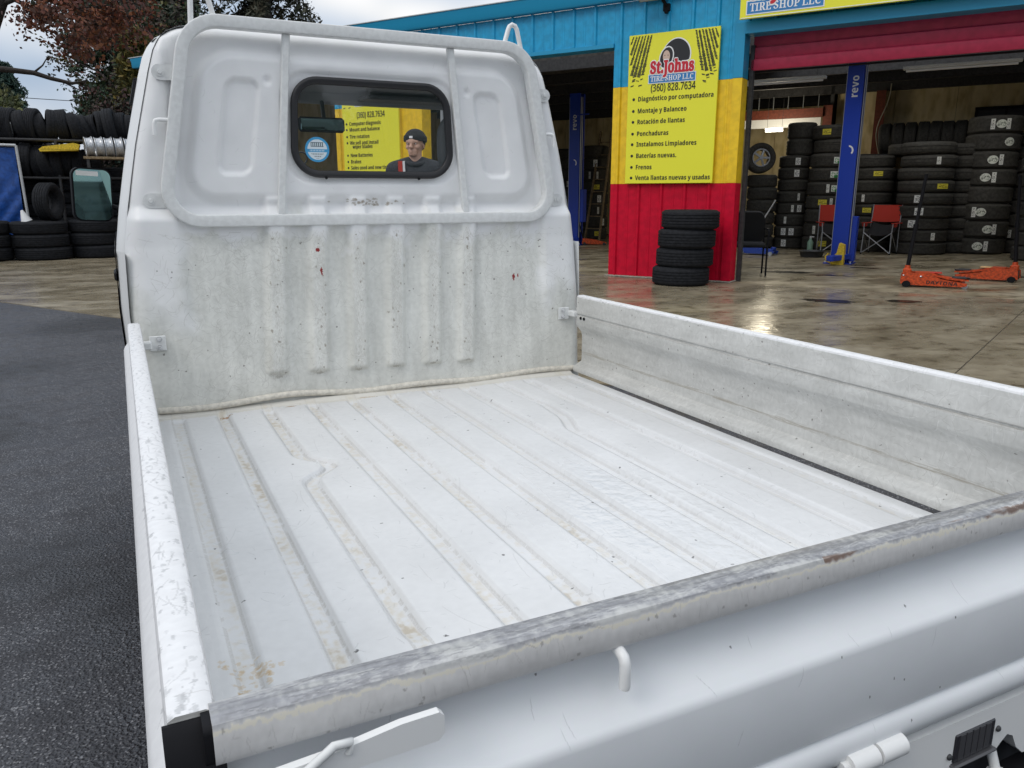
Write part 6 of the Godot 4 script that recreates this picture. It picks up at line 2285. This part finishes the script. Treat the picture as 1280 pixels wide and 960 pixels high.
	broadleaf("yellow green bushy tree at the left edge, beyond the tyres", Vector3(-5.3, 0.0, -36.0), [Vector3.ZERO, Vector3(0, 2.4, 0)], [0.2, 0.15], [[Vector3(0, 2.3, 0), Vector3(-0.5, 1, 0), 1.0], [Vector3(0, 2.4, 0), Vector3(0.5, 1, 0), 1.0], [Vector3(0, 2.3, 0), Vector3(0, 1, 0.6), 1.0]], 0.16, 18, 0.6, [Color(0.10, 0.105, 0.03), Color(0.07, 0.085, 0.025), Color(0.05, 0.06, 0.025)], 64, 3, 1.3)
	broadleaf("bare twiggy tree right of the cedar, against the sky", Vector3(6.0, 0.0, -25.5), [Vector3.ZERO, Vector3(-0.1, 2.6, 0), Vector3(-0.25, 4.4, 0)], [0.13, 0.10, 0.06], [[Vector3(-0.2, 4.0, 0), Vector3(0.2, 1.0, 0), 1.0], [Vector3(-0.25, 4.4, 0), Vector3(-0.6, 1.0, 0.2), 1.0], [Vector3(-0.15, 3.6, 0), Vector3(0.2, 0.9, 0.3), 0.9], [Vector3(-0.25, 4.3, 0), Vector3(-0.3, 1.0, -0.3), 1.0]], 0.06, 1, 0.2, [brown_g[0], brown_g[2]], 65, 4, 1.3, "bare_tree", 0.6)

# ================================================================== person
class Flesh:
	# tapered capsules joined by a smooth minimum, meshed as surface nets
	var bones := []
	var cell := 0.02
	var k := 0.02
	var lo := Vector3.INF
	var hi := -Vector3.INF

	func bone(a: Vector3, b: Vector3, ra: float, rb: float, squash := Vector3.ONE):
		bones.append([a, b, ra, rb, squash])
		var m := maxf(ra, rb) * 1.3 + 2.0 * cell
		lo = lo.min(a.min(b) - Vector3.ONE * m)
		hi = hi.max(a.max(b) + Vector3.ONE * m)

	func net(out: MB, from_y := -9.0, to_y := 9.0):
		var nx := int((hi.x - lo.x) / cell) + 2
		var ny := int((hi.y - lo.y) / cell) + 2
		var nz := int((hi.z - lo.z) / cell) + 2
		var f := PackedFloat32Array()
		f.resize(nx * ny * nz)
		f.fill(1.0)
		for q in bones:
			var a: Vector3 = q[0]
			var ab: Vector3 = q[1] - a
			var l2 := maxf(ab.length_squared(), 1e-9)
			var ra: float = q[2]
			var dr: float = q[3] - ra
			var sq: Vector3 = q[4]
			var pad := maxf(q[2], q[3]) * 1.3 + 2.5 * cell + k
			var i0: Vector3 = ((a.min(q[1]) - Vector3.ONE * pad - lo) / cell).floor().max(Vector3.ZERO)
			var i1: Vector3 = ((a.max(q[1]) + Vector3.ONE * pad - lo) / cell).ceil().min(Vector3(nx - 1, ny - 1, nz - 1))
			for z in range(int(i0.z), int(i1.z) + 1):
				for y in range(int(i0.y), int(i1.y) + 1):
					var at_ := (z * ny + y) * nx
					for x in range(int(i0.x), int(i1.x) + 1):
						var p := (lo + Vector3(x, y, z) * cell - a)
						var h := clampf(p.dot(ab) / l2, 0.0, 1.0)
						var d := ((p - ab * h) / sq).length() - (ra + dr * h)
						var o := f[at_ + x]
						var m := maxf(k - absf(o - d), 0.0) / k
						f[at_ + x] = minf(o, d) - m * m * k * 0.25
		var vert := {}
		for z in nz - 1:
			for y in ny - 1:
				var wy := lo.y + y * cell
				if wy < from_y or wy > to_y:
					continue
				for x in nx - 1:
					var i := (z * ny + y) * nx + x
					var neg := 0
					var v8 := [f[i], f[i + 1], f[i + nx], f[i + nx + 1], f[i + nx * ny], f[i + nx * ny + 1], f[i + nx * ny + nx], f[i + nx * ny + nx + 1]]
					for c in v8:
						if c < 0.0:
							neg += 1
					if neg == 0 or neg == 8:
						continue
					var sum := Vector3.ZERO
					var cnt := 0
					for e in [[0, 1], [2, 3], [4, 5], [6, 7], [0, 2], [1, 3], [4, 6], [5, 7], [0, 4], [1, 5], [2, 6], [3, 7]]:
						var va: float = v8[e[0]]
						var vb: float = v8[e[1]]
						if (va < 0.0) != (vb < 0.0):
							var t := va / (va - vb)
							var pa := Vector3(e[0] & 1, (e[0] >> 1) & 1, e[0] >> 2)
							var pb := Vector3(e[1] & 1, (e[1] >> 1) & 1, e[1] >> 2)
							sum += pa.lerp(pb, t)
							cnt += 1
					var g := Vector3(v8[1] + v8[3] + v8[5] + v8[7] - v8[0] - v8[2] - v8[4] - v8[6], v8[2] + v8[3] + v8[6] + v8[7] - v8[0] - v8[1] - v8[4] - v8[5], v8[4] + v8[5] + v8[6] + v8[7] - v8[0] - v8[1] - v8[2] - v8[3])
					vert[i] = out.put(lo + (Vector3(x, y, z) + sum / cnt) * cell, g.normalized())
		var sx := 1
		var sy := nx
		var sz := nx * ny
		for i in vert:
			for ax in [[sx, sy, sz], [sy, sx, sz], [sz, sx, sy]]:
				var c: int = i
				if (f[c] < 0.0) == (f[c + ax[0]] < 0.0):
					continue
				var p1: int = c - ax[1]
				var p2: int = c - ax[2]
				var p3: int = c - ax[1] - ax[2]
				if vert.has(p1) and vert.has(p2) and vert.has(p3):
					out.quad_i(vert[c], vert[p1], vert[p3], vert[p2])

func build_person():
	var o := thing("person", "smiling man in a black beanie and dark jacket, seen through the cab window", "person", Vector3(1.60, 0.12, -4.22), -0.42)
	var skin := mat(0.52, 0.31, 0.225, 0.55)
	var cloth := grained(0.022, 0.024, 0.030, 0.85, 0.3, 0.3, 81)
	var denim := grained(0.03, 0.04, 0.07, 0.85, 0.3, 0.3, 83)
	var sh := {}
	for s in [-1.0, 1.0]:
		sh[s] = [Vector3(s * 0.175, 1.345, -0.01), Vector3(s * 0.245, 1.075, -0.035), Vector3(s * 0.255, 0.85, 0.045)]
	var b := MB.new()
	var fl := Flesh.new()
	fl.cell = 0.016
	fl.k = 0.035
	var torso := func(g: Flesh, e: float):
		g.bone(Vector3(0, 0.90, 0), Vector3(0, 1.02, 0.005), 0.118 + e, 0.112 + e, Vector3(1.25, 1, 0.88))
		g.bone(Vector3(0, 1.02, 0.005), Vector3(0, 1.26, -0.005), 0.112 + e, 0.128 + e, Vector3(1.25, 1, 0.85))
		g.bone(Vector3(-0.11, 1.33, -0.01), Vector3(0.11, 1.33, -0.01), 0.078 + e, 0.078 + e)
		for s in [-1.0, 1.0]:
			g.bone(Vector3(s * 0.05, 1.40, -0.012), sh[s][0], 0.045 + e, 0.058 + e)
	var arms := func(g: Flesh, e: float, cut: float):
		for s in [-1.0, 1.0]:
			g.bone(sh[s][0], sh[s][1], 0.056 + e, 0.042 + e)
			g.bone(sh[s][1], sh[s][1].lerp(sh[s][2], cut), 0.041 + e, 0.028 + e)
	torso.call(fl, 0.0)
	arms.call(fl, 0.0, 1.0)
	for s in [-1.0, 1.0]:
		fl.bone(Vector3(s * 0.085, 0.86, 0), Vector3(s * 0.10, 0.48, 0.012), 0.088, 0.055)
		fl.bone(Vector3(s * 0.10, 0.48, 0.012), Vector3(s * 0.10, 0.33, -0.012), 0.055, 0.056)
		fl.bone(Vector3(s * 0.10, 0.33, -0.012), Vector3(s * 0.10, 0.08, -0.015), 0.056, 0.036)
		fl.bone(Vector3(s * 0.10, 0.05, -0.03), Vector3(s * 0.115, 0.035, 0.12), 0.036, 0.032)
	fl.bone(Vector3(0, 1.38, -0.012), Vector3(0, 1.50, 0.002), 0.056, 0.052)
	fl.net(b)
	# head, turned to his right
	var turn := Transform3D(Basis(Vector3.UP, -0.30) * Basis(Vector3.RIGHT, 0.05), Vector3(0, 1.50, 0))
	b.xf = turn
	var hd := Flesh.new()
	hd.cell = 0.0045
	hd.k = 0.016
	hd.bone(Vector3(0, -0.03, -0.012), Vector3(0, 0.03, -0.006), 0.050, 0.055)
	hd.bone(Vector3(0, 0.085, -0.022), Vector3(0, 0.095, 0.014), 0.080, 0.074, Vector3(0.95, 1.05, 1.0))
	hd.bone(Vector3(0, 0.050, 0.018), Vector3(0, 0.010, 0.040), 0.056, 0.040, Vector3(1.0, 1, 0.95))
	hd.bone(Vector3(-0.012, -0.012, 0.060), Vector3(0.012, -0.012, 0.060), 0.024, 0.024)
	hd.bone(Vector3(0, 0.070, 0.083), Vector3(0, 0.043, 0.101), 0.0085, 0.0120)
	for s in [-1.0, 1.0]:
		hd.bone(Vector3(s * 0.008, 0.040, 0.094), Vector3(s * 0.012, 0.038, 0.088), 0.007, 0.006)
		hd.bone(Vector3(s * 0.012, 0.085, 0.078), Vector3(s * 0.042, 0.086, 0.066), 0.010, 0.010)
		hd.bone(Vector3(s * 0.040, 0.040, 0.058), Vector3(s * 0.046, 0.048, 0.048), 0.018, 0.016)
		hd.bone(Vector3(s * 0.074, 0.070, -0.008), Vector3(s * 0.080, 0.035, -0.004), 0.012, 0.008, Vector3(0.6, 1, 1.2))
		hd.bone(Vector3(s * 0.028, 0.012, 0.062), Vector3(0, 0.008, 0.074), 0.010, 0.011)
	hd.net(b)
	# hands: palm, four unequal fingers and a thumb, loosely curled
	for s in [-1.0, 1.0]:
		var wr: Vector3 = sh[s][2]
		b.xf = Transform3D(Basis(Vector3.RIGHT, -0.25), wr)
		var h := Flesh.new()
		h.cell = 0.004
		h.k = 0.008
		h.bone(Vector3(0, 0.02, 0), Vector3(0, -0.02, 0), 0.026, 0.024, Vector3(0.8, 1, 1))
		for q in [[-0.026, 0.066], [-0.009, 0.074], [0.009, 0.070], [0.025, 0.054]]:
			var z: float = -q[0]
			h.bone(Vector3(0, -0.02, z * 0.7), Vector3(0, -0.085, z), 0.014, 0.0115, Vector3(0.9, 1, 1))
			var l: float = q[1]
			var p0 := Vector3(0, -0.088, z)
			var p1 := p0 + Vector3(-s * 0.012, -l * 0.52, 0.0)
			var p2 := p1 + Vector3(-s * 0.020, -l * 0.30, 0.0)
			var p3 := p2 + Vector3(-s * 0.018, -l * 0.16, 0.0)
			h.bone(p0, p1, 0.0095, 0.0085)
			h.bone(p1, p2, 0.0085, 0.0080)
			h.bone(p2, p3, 0.0080, 0.0070)
		h.bone(Vector3(0, -0.03, 0.016), Vector3(-s * 0.016, -0.060, 0.040), 0.013, 0.0105)
		h.bone(Vector3(-s * 0.016, -0.060, 0.040), Vector3(-s * 0.020, -0.092, 0.046), 0.0105, 0.0085)
		h.net(b)
	b.xf = Transform3D.IDENTITY
	part(o, "body", b, skin)
	# clothes
	b = MB.new()
	fl = Flesh.new()
	fl.cell = 0.016
	fl.k = 0.03
	torso.call(fl, 0.022)
	arms.call(fl, 0.018, 0.93)
	fl.bone(Vector3(0, 0.80, 0), Vector3(0, 0.92, 0), 0.135, 0.135, Vector3(1.25, 1, 0.92))
	fl.net(b, 0.74)
	var jk := part(o, "jacket", b, cloth)
	b = MB.new()
	var ring := []
	for i in 25:
		var an := TAU * i / 24
		ring.append(Vector3(cos(an) * 0.080, 1.425 - 0.030 * sin(an), 0.008 + sin(an) * 0.076))
	b.tube(ring, 0.020, 8, false)
	part(jk, "collar", b, cloth)
	b = MB.new()
	var strap := []
	for i in 8:
		var f := i / 7.0
		strap.append(Vector3(lerpf(-0.125, -0.10, f), lerpf(1.425, 1.10, f), 0.02 + 0.135 * sin(PI * minf(f * 0.62 + 0.12, 0.5))))
	b.sweep(strap, [Vector2(-0.018, -0.02), Vector2(0.018, -0.02), Vector2(0.018, 0.006), Vector2(-0.018, 0.006)], Vector3.BACK, false)
	part(jk, "red_strap", b, M.chair_red)
	b = MB.new()
	b.sweep(strap.map(func(q): return q + Vector3(0.030, 0, 0.001)), [Vector2(-0.009, -0.02), Vector2(0.009, -0.02), Vector2(0.009, 0.006), Vector2(-0.009, 0.006)], Vector3.BACK, false)
	part(jk, "white_strap", b, M.sign_white)
	b = MB.new()
	fl = Flesh.new()
	fl.cell = 0.016
	fl.k = 0.03
	fl.bone(Vector3(0, 0.90, 0), Vector3(0, 0.96, 0), 0.125, 0.12, Vector3(1.22, 1, 0.9))
	for s in [-1.0, 1.0]:
		fl.bone(Vector3(s * 0.085, 0.86, 0), Vector3(s * 0.10, 0.48, 0.012), 0.105, 0.076)
		fl.bone(Vector3(s * 0.10, 0.48, 0.012), Vector3(s * 0.102, 0.07, -0.012), 0.076, 0.070)
	fl.net(b)
	part(o, "trousers", b, denim)
	for s in [-1.0, 1.0]:
		b = MB.new()
		fl = Flesh.new()
		fl.cell = 0.010
		fl.k = 0.02
		fl.bone(Vector3(s * 0.10, 0.050, -0.055), Vector3(s * 0.115, 0.046, 0.14), 0.049, 0.046, Vector3(1, 1, 1))
		fl.bone(Vector3(s * 0.10, 0.06, -0.03), Vector3(s * 0.10, 0.10, -0.02), 0.050, 0.050)
		fl.net(b)
		part(o, "shoe", b, M.black)
	b = MB.new()
	b.xf = turn
	var dome := []
	for i in 12:
		var f := i / 11.0
		dome.append(Vector2(0.0975 * cos(f * PI / 2 * 0.97), 0.095 + 0.094 * sin(f * PI / 2)))
	b.xf = turn * Transform3D(Basis(Vector3.RIGHT, -0.12), Vector3(0, 0.004, -0.002))
	b.lathe([Vector2(0.090, 0.080)] + [Vector2(0.099, 0.083), Vector2(0.101, 0.095), Vector2(0.100, 0.122), Vector2(0.0975, 0.127)] + dome.slice(3), 40)
	var bn := part(o, "beanie", b, M.canvas_black)
	b = MB.new()
	b.xf = turn * Transform3D(Basis(Vector3.RIGHT, -0.12), Vector3(0, 0.004, -0.002))
	b.box(Vector3(0.0, 0.108, 0.101), Vector3(0.030, 0.018, 0.004), 0.001)
	part(bn, "badge", b, M.sign_white)
	b = MB.new()
	b.xf = turn
	for s in [-1.0, 1.0]:
		b.ball(Vector3(s * 0.070, 0.072, -0.020), Vector3(0.016, 0.030, 0.030), 12, 8)
	b.ball(Vector3(0, 0.055, -0.075), Vector3(0.062, 0.050, 0.030), 14, 10)
	part(o, "hair", b, mat(0.012, 0.010, 0.009, 0.7))
	for s in [-1.0, 1.0]:
		b = MB.new()
		b.xf = turn
		b.ball(Vector3(s * 0.029, 0.070, 0.071), Vector3(0.012, 0.006, 0.010), 12, 8)
		var ey := part(o, "eye", b, M.sign_white)
		b = MB.new()
		b.xf = turn
		b.ball(Vector3(s * 0.029, 0.070, 0.0765), Vector3(0.006, 0.0055, 0.006), 10, 6)
		part(ey, "iris", b, M.black)
		b = MB.new()
		b.xf = turn
		b.tube([Vector3(s * 0.014, 0.088, 0.087), Vector3(s * 0.030, 0.092, 0.080), Vector3(s * 0.044, 0.087, 0.068)], 0.0035, 6)
		part(o, "eyebrow", b, M.black)
	b = MB.new()
	b.xf = turn
	var sm := []
	for i in 9:
		var f := i / 8.0 * 2.0 - 1.0
		sm.append(Vector3(f * 0.021, 0.013 + 0.007 * f * f, 0.0840 - 0.012 * f * f))
	b.tube(sm, [0.001, 0.0028, 0.0038, 0.0042, 0.0042, 0.0042, 0.0038, 0.0028, 0.001], 8)
	part(o, "teeth", b, M.sign_white)
	b = MB.new()
	b.xf = turn
	b.tube(sm.map(func(q): return q + Vector3(0, -0.0055, -0.001)), [0.002, 0.003, 0.004, 0.0045, 0.0045, 0.0045, 0.004, 0.003, 0.002], 8)
	b.tube(sm.map(func(q): return q + Vector3(0, 0.0048, -0.001)), [0.002, 0.0025, 0.003, 0.003, 0.003, 0.003, 0.003, 0.0025, 0.002], 8)
	part(o, "lips", b, mat(0.40, 0.19, 0.15, 0.5))
